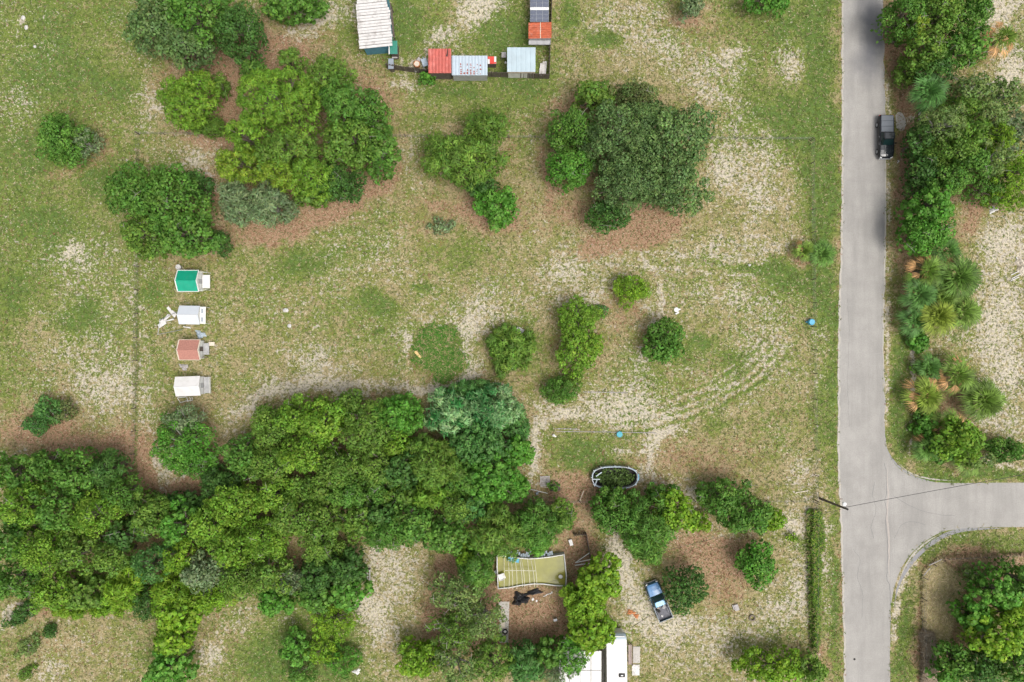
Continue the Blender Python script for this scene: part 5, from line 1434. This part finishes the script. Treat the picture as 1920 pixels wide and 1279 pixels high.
a, b = P(947, 1070, H0 + .5) - c0, P(1004, 1070.5, H0 + .5) - c0
q = MB(); q.tube([a, (a + b) / 2 + Vector((0, .05, .05)), b], .04, 5); q.build('ridge_pipe', M['cream_pipe'], t)
# torn liner slats along the top edge
q = MB(); rg_ = random.Random(5)
for i in range(26):
    x = 945 + i * 3.6; p = P(x, 1038 + rg_.uniform(-2, 2) + (3 if 975 < x < 990 else 0), H0 * .8) - c0
    q.box((p.x, p.y, .75), (.18, .5 + rg_.uniform(-.15, .2), .02), rz=rg_.uniform(-.2, .2), rx=-.5)
tag(q.build('torn_liner', M['grey_tin'], t), kind='stuff')
q = MB(); p = P(962, 1049, .9) - c0
q.box((p.x, p.y, .98), (1.6, .55, .05), rz=-.2); q.build('blue_float', M['blue_plastic'], t)
def small(name, label, cat, px, py, z, shapes, m, rz=0.0, group=None):
    b = P(px, py, 0); q = MB()
    for s in shapes: getattr(q, s[0])(*s[1], **(s[2] if len(s) > 2 else {}))
    o = q.build(name, M[m]); o.location = (b.x, b.y, z); o.rotation_euler = (0, 0, rz); tag(o, label, cat, group); return o
def bucket(name, label, px, py, r, h, m, z=0.0, cat='bucket', inner='dark'):
    b = P(px, py, 0); t = thing(name, label, cat, (b.x, b.y, z))
    q = MB(); q.tube([(0, 0, 0), (0, 0, h)], r * .85, 12, r); q.build('body', M[m], t)
    q = MB(); ang = [2 * math.pi * i / 12 for i in range(13)]; q.tube([(math.cos(a) * r, math.sin(a) * r, h) for a in ang], .02, 4); q.build('rim', M[m], t)
    q = MB(); q.tube([(0, 0, h), (0, 0, h + .012)], r * .8, 12); q.build('top', M[inner], t); return t
small('plastic_chair', 'white plastic sheet and chair piece on the left end of the green pool', 'chair', 941, 1076, 1.05, [('box', ((0, .1, .35), (.9, .7, .05)), dict(rz=.3)), ('box', ((0, -.35, .2), (.7, .06, .5)), dict(rz=.3)), ('tube', ([(-.3, -.2, 0), (-.3, -.2, .35)], .03, 4)), ('tube', ([(.3, .2, 0), (.3, .2, .35)], .03, 4))], 'white_plain')
bucket('skimmer_pot', 'white round pool skimmer at the right end of the green pool', 1050, 1076, .24, .3, 'white_plain', .85, 'skimmer', 'white_plain')
bucket('bucket', 'white bucket just outside the left pool wall', 930, 1071, .2, .4, 'white_plain', 0, 'bucket', 'grey_plate')
# crumpled black liner heap
def crumple(name, label, cat, px, py, rx, ry, h, m, seed, rz=0.0):
    rng = np.random.default_rng(seed); b = P(px, py); b.z = 0
    nu, nv = 30, 10; V = [(0, 0, h)]
    q = MB(); 
    for j in range(1, nv + 1):
        for i in range(nu):
            a = 2 * math.pi * i / nu; f = j / nv
            rr_ = f * (1 + .25 * math.sin(3 * a + seed) + .14 * math.sin(7 * a))
            z = h * (1 - f ** 2) * (.5 + .9 * float(fbm(np.array([math.cos(a) * f * 3 + 9.0]), np.array([math.sin(a) * f * 3 + seed]), 3)[0])) + (.04 if j < nv else 0.0)
            V.append((math.cos(a) * rr_ * rx, math.sin(a) * rr_ * ry, max(0, z + rng.normal(0, .06 * h) if j < nv else 0)))
    q.v = V
    q.f = [(0, 1 + i, 1 + (i + 1) % nu) for i in range(nu)] + [(1 + (j - 1) * nu + i, 1 + j * nu + i, 1 + j * nu + (i + 1) % nu, 1 + (j - 1) * nu + (i + 1) % nu) for j in range(1, nv) for i in range(nu)]
    o = q.build(name, M[m]); o.location = b; o.rotation_euler = (0, 0, rz); return tag(o, label, cat)
crumple('liner_heap', 'crumpled black plastic heap just below the green pool', 'plastic sheet', 975, 1123, 1.05, .85, .8, 'black_sheet', 2)
crumple('liner_strip', 'torn black liner strip stretching right from the black heap', 'plastic sheet', 998, 1111, 1.4, .35, .35, 'black_sheet', 4, .22)
crumple('debris_heap', 'tan heap of sawn wood and rubble at the right photo edge', 'debris', 1916, 497, .9, 1.1, .6, 'wood_pale', 7)
crumple('leaf_heap', 'small rust orange leaf heap on the sandy drive', 'leaf heap', 1183, 1148, .55, .3, .14, 'orange', 8, -.1)
crumple('leaf_heap', 'smaller rust orange leaf heap right of the other on the drive', 'leaf heap', 1193, 1155, .35, .28, .12, 'orange', 11, -.4)
crumple('white_scrap', 'crumpled bright white sheet on the sand beside the roadside wood', 'plastic sheet', 1862, 393, .6, .45, .3, 'white_plain', 9, .4)
crumple('white_scrap', 'white scrap sheet at the edge of the thicket near the bottom', 'plastic sheet', 669, 1259, .5, .35, .2, 'white_plain', 12, .2)
for i, (x, y, l, a, lab) in enumerate(((1903,512,1.3,.45,'upper white stick by the tan debris heap'),(1905,518,1.4,.5,'middle white stick by the tan debris heap'),(1902,523,1.2,.42,'lower white stick by the tan debris heap'),(1908,488,1.0,-1.0,'short white stick above the tan debris heap'))):
    small('stick', lab, 'stick', x, y, .1, [('box', ((0, 0, 0), (l, .1, .08)))], 'white_old', a)
# reddish yard pieces
for i, (x, y, l, w_, lab) in enumerate(((942,1153,.6,.9,'pale rectangular paving slab on the grey path, upper one'),(942,1171,.6,.85,'pale rectangular paving slab on the grey path, lower one'))):
    small('paving_slab', lab, 'slab', x, y, .06, [('box', ((0, 0, 0), (l, w_, .08)))], 'wood_pale', 0, 'pale slabs on the grey path')
def tyre(px, py, r, label, m='rubber'):
    b = P(px, py); q = MB(); n = 16
    for i in range(n):
        a0, a1 = 2 * math.pi * i / n, 2 * math.pi * (i + 1) / n
        for (r0, z0), (r1, z1) in zip(((1, 0), (1.05, .1), (1, .2), (.62, .2), (.6, 0)), ((1.05, .1), (1, .2), (.62, .2), (.6, 0), (1, 0))):
            q.quad(*[(math.cos(a) * r * k, math.sin(a) * r * k, z) for a, k, z in ((a0, r0, z0), (a1, r0, z0), (a1, r1, z1), (a0, r1, z1))])
    o = q.build('tyre', M[m]); o.location = (b.x, b.y, .01); tag(o, label, 'tyre')
tyre(947, 1184, .36, 'old tyre with white centre at the end of the grey path'); tyre(943, 1197, .36, 'old dark tyre below the one with the white centre')
small('cap', 'white lid lying inside the upper old tyre', 'lid', 947, 1183, .1, [('tube', ([(0, 0, 0), (0, 0, .06)], .2, 10))], 'white_old')
tyre(1410, 1158, .42, 'rusty fire ring on the grass in the lower yard', 'bark')
small('white_box', 'white cooler lying on the reddish yard above the pool', 'cooler', 1070, 1016, .2, [('box', ((0, 0, 0), (.4, .75, .35))), ('box', ((0, 0, .2), (.44, .79, .06)))], 'white_plain', .3)
small('lawn_chair', 'small metal lawn chair on the reddish yard', 'chair', 1041, 1160, 0, [('box', ((0, 0, .4), (.45, .4, .03))), ('box', ((0, .25, .7), (.5, .04, .5))), ('tube', ([(-.22, -.2, 0), (-.22, -.2, .4)], .02, 4)), ('tube', ([(.22, -.2, 0), (.22, -.2, .4)], .02, 4)), ('tube', ([(-.22, .2, 0), (-.22, .2, .9)], .02, 4)), ('tube', ([(.22, .2, 0), (.22, .2, .9)], .02, 4))], 'steel', .2)
for i, (x0, y0, x1, y1, lab) in enumerate(((1079,1055,1105,1037,'uppermost of three white poles leaning on the dark fence'),(1079,1055,1108,1049,'middle of three white poles leaning on the dark fence'),(1078,1060,1109,1056,'lowest of three white poles leaning on the dark fence'))):
    a, b = P(x0, y0), P(x1, y1, 1.3); q = MB(); q.tube([a - a, b - a], .06, 6); o = q.build('pole', M['pvc']); o.location = a; tag(o, lab, 'pole')
for i, (x, y, w_, l, lab) in enumerate(((999,1124,.3,.25,'white rag right of the black heap'),(1006,1127,.2,.2,'small white scrap right of the white rag'),(1030,1113,.9,.08,'bent pale pipe below the pool'),(1022,1117,.5,.07,'short pale pipe below the bent one'))):
    small('scrap_piece', lab, 'scrap', x, y, .05, [('box', ((0, 0, 0), (w_, l, .08))), ('box', ((w_ * .3, l * .5, .02), (w_ * .5, l * .8, .05)), dict(rz=.7))], 'white_plain', .3)
a = P(695, 1066); b = P(695, 1098)
t = thing('ladder', 'white wooden ladder standing at the edge of the dark leaved mound', 'ladder', a)
q = MB(); q.box((0, (b.y - a.y) / 2, .5), (.07, b.y - a.y, .09)); q.build('rail', M['white_wall'], t)
q = MB(); q.box((-.35, (b.y - a.y) / 2, .5), (.07, b.y - a.y, .09)); q.build('rail', M['white_wall'], t)
for i in range(6):
    q = MB(); q.box((-.17, (b.y - a.y) * (i + .5) / 6, .5), (.3, .06, .05)); q.build('rung', M['white_wall'], t)
for s in (0, 1):
    q = MB(); q.box((-.17, (b.y - a.y) * s, .25), (.4, .07, .5)); q.build('support', M['wood_dark'], t)
small('post', 'short white post at the top of the pale clearing', 'post', 764, 1005, 0, [('box', ((0, 0, .7), (.16, .16, 1.4))), ('box', ((0, 0, 1.43), (.2, .2, .06)))], 'white_plain')
small('concrete_block', 'grey concrete block lying in the lower yard grass', 'block', 1380, 1138, .15, [('box', ((0, 0, 0), (.55, .8, .3))), ('box', ((-.35, .1, -.05), (.2, .6, .2)))], 'grey_wood', .3)
small('board', 'grey board lying beside the single fan palm', 'board', 1723, 219, .25, [('box', ((0, 0, 0), (.42, 1.2, .08))), ('box', ((0, 0, -.12), (.3, .1, .2)))], 'grey_wood', 0)
small('scrap_piece', 'small white scrap on the verge south of the black pickup', 'scrap', 1684, 304, .05, [('box', ((0, 0, 0), (.4, .1, .06))), ('box', ((.1, .1, 0), (.15, .2, .05)))], 'white_plain', .8)
small('manhole_lid', 'small round manhole lid set in the road near the bottom', 'manhole cover', 1602, 1236, .014, [('tube', ([(0, 0, 0), (0, 0, .012)], .15, 14))], 'dark')
# shed yard clutter
bucket('barrel', 'rusty brown drum with a pale top beside the red roofed shed', 783, 124, .42, .8, 'orange', 0, 'drum', 'wood_pale')
small('wheelbarrow', 'blue grey wheelbarrow between the rusty drum and the red roofed shed', 'wheelbarrow', 797, 120, 0, [('box', ((0, 0, .5), (.7, 1.0, .1))), ('box', ((.32, 0, .6), (.05, 1.0, .25))), ('box', ((-.32, 0, .6), (.05, 1.0, .25))), ('tube', ([(-.05, .7, .2), (.05, .7, .2)], .2, 10)), ('tube', ([(-.3, -.5, .5), (-.3, -1.0, .6)], .025, 4)), ('tube', ([(.3, -.5, .5), (.3, -1.0, .6)], .025, 4)), ('box', ((-.25, -.4, .25), (.05, .05, .5))), ('box', ((.25, -.4, .25), (.05, .05, .5)))], 'grey_tin', .3)
small('scrap_piece', 'dark net heap between the rusty drum and the red roofed shed', 'scrap', 785, 114, .1, [('box', ((0, 0, 0), (.9, .3, .15)), dict(rz=.3)), ('box', ((.1, .1, .1), (.4, .5, .1)), dict(rz=.9))], 'grey_wood', 0)
bucket('bucket', 'small white bucket on the shelf below the dull green hutch', 740, 104.5, .17, .25, 'white_plain', .84, 'bucket', 'white_plain')
small('stool', 'small white stool by the board fence below the rusty drum', 'stool', 782, 135, 0, [('box', ((0, 0, .4), (.5, .25, .05))), ('box', ((-.2, 0, .2), (.05, .2, .4))), ('box', ((.2, 0, .2), (.05, .2, .4)))], 'white_wall')
t = thing('market_tent', 'red and white tarp topped box between the grey and pale blue sheds', 'tarp', P(923, 121) * 1)
for i in range(4):
    q = MB(); q.box((-.42 + i * .28, 0, 1.45 + .02 * (i % 2)), (.27, .95, .04)); q.build('tarp_strip', M['red_tarp'] if i in (1, 2) else M['white_plain'], t)
q = MB(); q.box((-.42, .3, 1.475), (.25, .34, .03)); q.box((.42, -.36, 1.495), (.25, .2, .03)); q.build('tarp_patch', M['red_tarp'], t)
q = MB(); q.box((0, 0, .7), (1.0, .85, 1.4)); q.build('box_body', M['wood_dark'], t)
small('tarp_sheet', 'pale ribbed sheet leaning in the corner of the board fence', 'sheet', 1018, 131, .35, [('box', ((-.3, -.1, 0), (.28, 1.7, .04)), dict(rz=-.1)), ('box', ((0, 0, .03), (.28, 1.9, .04)), dict(rz=-.1)), ('box', ((.3, .1, 0), (.28, 1.8, .04)), dict(rz=-.1)), ('box', ((-.1, -.3, -.15), (.8, .8, .08)))], 'white_old')
small('rain_barrel', 'grey brown cage left of the pale blue shed', 'cage', 945, 108, 0, [('box', ((0, 0, .9), (.6, .7, .05))), ('box', ((-.28, 0, .45), (.04, .7, .9))), ('box', ((.28, 0, .45), (.04, .7, .9))), ('box', ((0, .33, .45), (.6, .04, .9)))], 'grey_wood')
bucket('dish', 'small white dish beside the grey brown cage', 948, 118, .14, .12, 'white_plain', 0, 'dish', 'white_plain')
bucket('white_drum', 'round white drum touching the top of the green roofed coop', 339, 502, .34, .8, 'white_old', 0, 'drum', 'white_old')
# coop clutter
for i, (x, y, l, w_, a, lab) in enumerate(((322,585,1.6,.35,-.9,'white plank leaning on the left wall of the bluish white coop'),(312,598,1.5,.25,.75,'white plank lying lower left of the bluish white coop'),(305,608,1.1,.5,.6,'broad white sheet at the tip of the scrap by the bluish white coop'),(318,601,1.4,.12,.2,'thin white batten across the scrap by the bluish white coop'),(352,614,1.0,.12,-.2,'white batten between the bluish and shingled coops'))):
    small('plank', lab, 'plank', x, y, .1 + .03 * i, [('box', ((0, 0, 0), (l, w_, .06))), ('box', ((l * .2, w_ * .7, .03), (l * .5, w_ * .5, .05)), dict(rz=.15))], 'white_old', a)
for i, (p0, p1, lab) in enumerate((((298,627),(342,618),'lower pipe of the collapsed frame left of the coops'),((300,598),(296,628),'upright pipe of the collapsed frame left of the coops'),((300,600),(332,585),'upper pipe of the collapsed frame left of the coops'))):
    a, b = P(*p0, .2), P(*p1, .3); q = MB(); q.tube([(0, 0, 0), b - a], .035, 5); o = q.build('pipe', M['steel']); o.location = a; tag(o, lab, 'pipe')
crumple('tarp_heap', 'pale green grey tarp heap on top right of the shingled coop', 'tarp', 376, 627, .7, .45, .35, 'grey_tin', 6, -.5)
crumple('rubble_heap', 'grey rubble heap below the shingled coop', 'rubble', 345, 688, .6, .4, .2, 'grey_wood', 5, -.4)
for i, (x, y, l, a, lab) in enumerate(((388,722,1.9,-1.42,'left of two pale timbers right of the lowest coop'),(393,720,1.8,-1.36,'right of two pale timbers right of the lowest coop'))):
    small('timber', lab, 'timber', x, y, .12, [('box', ((0, 0, 0), (l, .12, .1)))], 'wood_pale', a)
t = thing('folding_frame', 'white metal frame of bars below the lowest coop', 'frame', P(349, 750))
for i, (a, b) in enumerate((((-1.0, .3), (-.7, -.35)), ((-.7, -.35), (.1, -.1)), ((-1.0, .3), (0, .4)), ((.2, .4), (.3, -.2)), ((.6, .4), (.7, -.1)), ((.2, -.1), (.9, -.05)), ((.9, .4), (.9, -.05)))):
    q = MB(); q.tube([(a[0], a[1], .3), (b[0], b[1], .12)], .04, 5); q.build('bar', M['pvc'], t)
# field clutter
small('beam', 'grey weathered beam lying on the edge of the round blade bush', 'beam', 951, 692, .5, [('box', ((.0, 0, 0), (1.9, .42, .2))), ('box', ((-1.2, -.02, -.02), (.6, .46, .22))), ('box', ((.9, .03, .0), (.8, .40, .18))), ('box', ((-.9, 0, -.3), (.2, .3, .4))), ('box', ((.9, 0, -.3), (.2, .3, .4)))], 'grey_wood', .13)
small('planter', 'white oblong planter at the top of the round blade bush', 'planter', 975, 619, .15, [('box', ((0, 0, 0), (.95, .5, .3))), ('box', ((0, 0, .16), (1.02, .57, .05))), ('box', ((.1, 0, .2), (.6, .25, .06)))], 'white_old', -.5)
small('board', 'short yellow board on the green creeper patch', 'board', 784, 665, .18, [('box', ((0, 0, 0), (1.15, .28, .06))), ('box', ((-.3, .1, .04), (.5, .2, .04)))], 'wood_yellow', -.75)
t = bucket('bucket', 'turquoise bucket lying among the sandy wheel tracks', 1161, 814, .38, .4, 'turquoise', 0, 'bucket', 'turquoise')
small('gas_bottle', 'little white bottle by the left end of the ground pipes', 'bottle', 1038, 816, 0, [('tube', ([(0, 0, 0), (0, 0, .3), (0, 0, .4)], [.18, .18, .06], 10)), ('box', ((.25, -.15, .05), (.2, .15, .1)))], 'white_plain')
small('water_dish', 'white dish on a stone in the field right of the fuzzy bush', 'dish', 1268, 581, 0, [('tube', ([(0, 0, 0), (0, 0, .15)], [.2, .32], 12)), ('box', ((.1, -.45, .06), (.5, .2, .12)), dict(rz=.5)), ('box', ((.4, .05, .06), (.25, .2, .12)), dict(rz=.2))], 'white_plain')
small('meter_box', 'light blue barrel at the road fence halfway down', 'barrel', 1518, 604, 0, [('tube', ([(0, 0, 0), (0, 0, .25), (0, 0, .7), (0, 0, .85)], [.34, .42, .42, .36], 14)), ('tube', ([(-.4, 0, .25), (-.62, 0, .3)], .07, 6))], 'blue_plastic')
M['blue_plastic']
for i, (x, y, w_, l, lab) in enumerate(((44,34,.3,.3,'little white stone in the grass at the top left corner'),(50,52,.25,.35,'smaller pale stone below the white one at the top left'),(66,88,.2,.2,'tiny pale stone in the grass near the left edge'),(536,582,.4,.3,'white stone in the open field right of the green roofed coop'),(543,611,.3,.3,'second white stone in the open field right of the green roofed coop'),(1748,704,.3,.6,'bleached stump on the verge left of the orange palms'),(1405,497,.2,.2,'tiny pale stone on the green grass near the road fence'))):
    q = MB(); rs = random.Random(i)
    q.loft([[(math.cos(a) * w_ * k * rs.uniform(.85, 1.1), math.sin(a) * l * k * rs.uniform(.85, 1.1), z) for a in [2 * math.pi * j / 7 for j in range(7)]] for k, z in ((.9, 0), (1, .1), (.7, .2), (.3, .24))])
    o = q.build('stone', M['white_old'] if i != 5 else M['wood_pale']); o.location = P(x, y); tag(o, lab, 'stone')
for i, (p0, p1, lab) in enumerate((((1093,735),(1178,737),'thin pipe on the ground right of the loose green bush'),((1043,804),(1086,805),'short upper pipe of the ground pipe pair'),((1043,809),(1232,812),'long lower pipe of the ground pipe pair'))):
    a, b = P(*p0, .1), P(*p1, .1); q = MB(); q.tube([(0, 0, -.02), (b - a) * .5 + Vector((0, .03, 0)), b - a], .04, 5)
    for k in range(4):
        c = (b - a) * (k + .5) / 4; q.box((c.x, c.y, -.05), (.12, .2, .1))
    o = q.build('ground_pipe', M['grey_wood']); o.location = a; tag(o, lab, 'pipe')
# pallets
def pallet(px, py, w_, l, n, label, m, rz):
    t = thing('pallet', label, 'pallet', P(px, py), rz)
    for i in range(n):
        q = MB(); q.box((-w_ / 2 + w_ * (i + .5) / n, 0, .13), (w_ / n * .62, l, .03)); q.build('slat', M[m], t)
    for s in (-1, 0, 1):
        q = MB(); q.box((0, s * (l / 2 - .06), .06), (w_, .09, .1)); q.build('bearer', M[m], t)
pallet(1022, 902, 1.3, 1.3, 8, 'grey slatted pallet left of the lot bottom, the upper one', 'grey_wood', .05)
pallet(1041, 914, 1.3, .9, 7, 'darker slatted pallet right below the grey one', 'wood_dark', .1)
small('pole', 'pale pole lying below the grey slatted pallet', 'pole', 1011, 921, .1, [('tube', ([(-1.1, .25, 0), (1.1, -.25, .05)], .05, 6))], 'pvc')
small('pole', 'pale pole leaning across the lot bottom line left of the oval pool frame', 'pole', 1089, 930, .3, [('tube', ([(.3, .85, .5), (-.25, -.8, 0)], .05, 6))], 'wood_pale')
small('pole', 'short pale pole lying between the two pallets', 'pole', 1022, 913, .18, [('tube', ([(-.6, .05, 0), (.6, -.05, .02)], .045, 6))], 'wood_pale')
small('scrap_piece', 'dark blue scrap below the pale pole near the pallets', 'scrap', 1007, 925, .1, [('box', ((0, 0, 0), (.3, .3, .2))), ('box', ((.2, .1, .05), (.3, .1, .15)))], 'grey_plate', .4)
small('timber', 'white timber lying on the grass in the lower right lot corner', 'timber', 1503, 922, .06, [('box', ((0, 0, 0), (1.6, .09, .07)))], 'wood_pale', .16)

# ---- oval pool frame
c0 = P(1151, 893)
t = thing('oval_pool', 'old oval pool frame full of weeds at the lot bottom', 'pool', c0)
A, B, HH = 2.95, 1.42, 1.05
pts = []
for i in range(36):
    a = 2 * math.pi * i / 36; ca, sa = math.cos(a), math.sin(a)
    pts.append((A * math.copysign(abs(ca) ** .75, ca), B * math.copysign(abs(sa) ** .72, sa)))
k = (H - HH) / H
q = MB()
for i in range(36):
    if i in (0, 1, 34): m_ = 1
    (x0, y0), (x1, y1) = pts[i], pts[(i + 1) % 36]
    q.quad((x0, y0, 0), (x1, y1, 0), (x1, y1, HH), (x0, y0, HH)); q.quad((x1 * .985, y1 * .97, .02), (x0 * .985, y0 * .97, .02), (x0 * .985, y0 * .97, HH), (x1 * .985, y1 * .97, HH))
q.build('wall', M['grey_wall'], t)
for i in range(0, 36, 2):
    if i in (26,): continue
    x0, y0 = pts[i]; x1, y1 = pts[(i + 1) % 36]; x2, y2 = pts[(i + 2) % 36]
    q = MB(); q.tube([(x0 * 1.0, y0 * 1.0, HH), (x1, y1, HH + .02), (x2 * .99, y2 * .99, HH)], .085, 5); q.build('top_rail', M['grey_tin'] if i % 3 else M['steel'], t)
for i in range(0, 36, 3):
    x0, y0 = pts[i]; q = MB(); q.box((x0 * 1.03, y0 * 1.05, HH / 2), (.12, .12, HH)); q.build('upright', M['steel'], t)
q = MB(); q.prism([(x * .97, y * .96) for x, y in pts], .02, .12); q.build('pool_floor', M['dark'], t)
for i, (dx, dy) in enumerate(((-2.4, -.2), (-2.1, .45), (-2.5, -.7))):
    q = MB(); q.box((dx, dy, HH + .06), (.9, .12, .06), rz=.6 * i); q.build('loose_rail', M['grey_tin'], t)
wrap = [(A + .06, .5), (A + .1, .1), (A + .06, -.35)]
q = MB(); q.loft([[(x - .02, y, .3), (x + .08, y, .3), (x + .08, y, HH + .08), (x - .02, y, HH + .08)] for x, y in wrap]); q.build('blue_liner', M['blue_plastic'], t)
rng = np.random.default_rng(8)
n = 1500; u = np.sqrt(rng.random(n)); a = rng.uniform(0, 6.28, n)
cc = np.stack([np.cos(a) * u * A * .9, np.sin(a) * u * B * .85, rng.uniform(.2, .85, n)], 1)
keep = rng.random(n) < (.55 - .35 * (cc[:, 1] > .3))
cc = cc[keep]; n = len(cc)
V, F, C = leaf_arrays(cc, rng.normal(size=(n, 3)) * .5 + np.array([0, 0, 1]), .34, .24, np.array((.09, .15, .035)) * rng.uniform(.4, 1.6, (n, 1)), rng)
o = fast_mesh('pool_weeds', V, F, C, M['leaf']); o.location = c0
tag(o, 'green weeds growing inside the old oval pool frame', 'weeds', kind='stuff')

# ---------------------------------------------------------------- wire fences
def wire_fence(label, line, hgt=1.2, step=3.2, postm='wood_dark', name='wire_fence', rails=(.35, .75, 1.12), mesh=True, r=.05):
    pts = [P(*p) for p in line]; base = pts[0].copy(); t = thing(name, label, 'fence', base)
    seg = []; 
    for a, b in zip(pts[:-1], pts[1:]):
        n = max(1, round((b - a).length / step)); seg += [a.lerp(b, i / n) for i in range(n)]
    seg.append(pts[-1]); rp_ = random.Random(len(seg))
    me = None
    for p in seg:
        if me is None:
            q = MB(); q.tube([(0, 0, -.05), (0, 0, hgt * .6), (0, 0, hgt + .12)], r, 6); o = q.build('post', M[postm], t); me = o.data
        else: o = link('post', me, t)
        o.location = p - base + Vector((rp_.uniform(-.05, .05), rp_.uniform(-.05, .05), 0)); o.rotation_euler = (rp_.uniform(-.04, .04), rp_.uniform(-.04, .04), 0)
    for z in rails:
        q = MB(); q.tube([p - base + Vector((0, 0, z * hgt / 1.2)) for p in seg], .012, 3); q.build('wire', M['wire'], t)
    if mesh:
        q = MB()
        for a, b in zip(seg[:-1], seg[1:]):
            n = int((b - a).length / .8)
            for i in range(n):
                p = a.lerp(b, (i + .5) / n) - base; q.box((p.x, p.y, hgt * .5), (.012, .012, hgt * .95))
        tag(q.build('mesh_wires', M['wire'], t), kind='stuff')
    return t
wire_fence('wire fence on thin posts down the west side of the lot beside the coops', [(263,252),(261,500),(257,720),(251,938)])
wire_fence('wire fence along the top of the lot passing under the tree clumps', [(263,252),(500,255),(760,257),(1100,260),(1518,262)])
wire_fence('wire fence along the east side of the lot beside the road verge', [(1520,264),(1522,480),(1525,700),(1528,938)])
wire_fence('wire fence along the bottom of the lot running through the wood', [(251,940),(600,940),(1000,939),(1300,938),(1528,938)])
wire_fence('vine grown wire fence between the lower yard and the road verge', [(1528,942),(1527,1060),(1525,1215),(1525,1300)], 1.4)
wire_fence('grey pole fence round the corner plot of dry reeds', [(1920,1037),(1840,1041),(1770,1044),(1745,1056),(1729,1082),(1727,1160),(1729,1300)], 1.2, 2.6)
for i, (p0, p1, lab) in enumerate((((1742,1060),(1766,1049),'upper grey corner rail of the reed plot fence'),((1732,1079),(1744,1065),'lower grey corner rail of the reed plot fence'))):
    a, b = P(*p0, 1.0), P(*p1, 1.0); q = MB(); q.tube([(0, 0, 0), b - a], .06, 6); o = q.build('corner_rail', M['grey_wood']); o.location = a; tag(o, lab, 'rail')

# ---------------------------------------------------------------- utility pole, lamp and lines
zb = 8.4
base, topp = P(1538, 935), P(1589, 955, zb)
t = thing('utility_pole', 'wooden utility pole with a white street lamp beside the road junction', 'utility pole', base)
tv = topp - base
q = MB(); q.tube([(0, 0, -.2), tv * .5, tv], [.17, .145, .115], 10); q.build('pole', M['wood_dark'], t)
lz = P(1583, 945, zb - .3) - base
q = MB(); q.tube([tv * .93, (tv * .93 + lz) / 2 + Vector((0, 0, .1)), lz], .035, 6); q.build('lamp_arm', M['steel'], t)
q = MB(); q.tube([lz + Vector((0, 0, -.12)), lz + Vector((0, 0, .05)), lz + Vector((0, 0, .16)), lz + Vector((0, 0, .22))], [.24, .27, .2, .06], 12); q.build('street_lamp', M['lamp_white'], t)
q = MB(); q.tube([tv * .965 + Vector((-.12, .0, 0)), tv * .965 + Vector((.12, 0, 0))], .05, 6); q.build('insulator', M['steel'], t)
q = MB(); q.tube([tv, tv + Vector((0, 0, .04))], .13, 10); q.build('pole_cap', M['dark'], t)
def cable(label, a, b, sag, r=.022):
    pts = []
    for i in range(25):
        f = i / 24; p = a.lerp(b, f) - a; p.z -= sag * 4 * f * (1 - f); pts.append(p)
    q = MB(); q.tube(pts, r, 4); o = q.build('overhead_cable', M['cable']); o.location = a; tag(o, label, 'cable')
cable('overhead cable running from the pole over the side road to the right', topp + Vector((-.1, .15, -.35)), P(2150, 852, 8.0), .5, .03)
cable('thin overhead cable from the pole across the yard to the green pool', topp + Vector((0, 0, -.5)), P(1022, 1094, 3.0), 1.0, .014)
cable('black cord on the ground from the trailer home to the blue pickup', P(1182, 1178, .05), P(1222, 1152, .05), .0, .02)
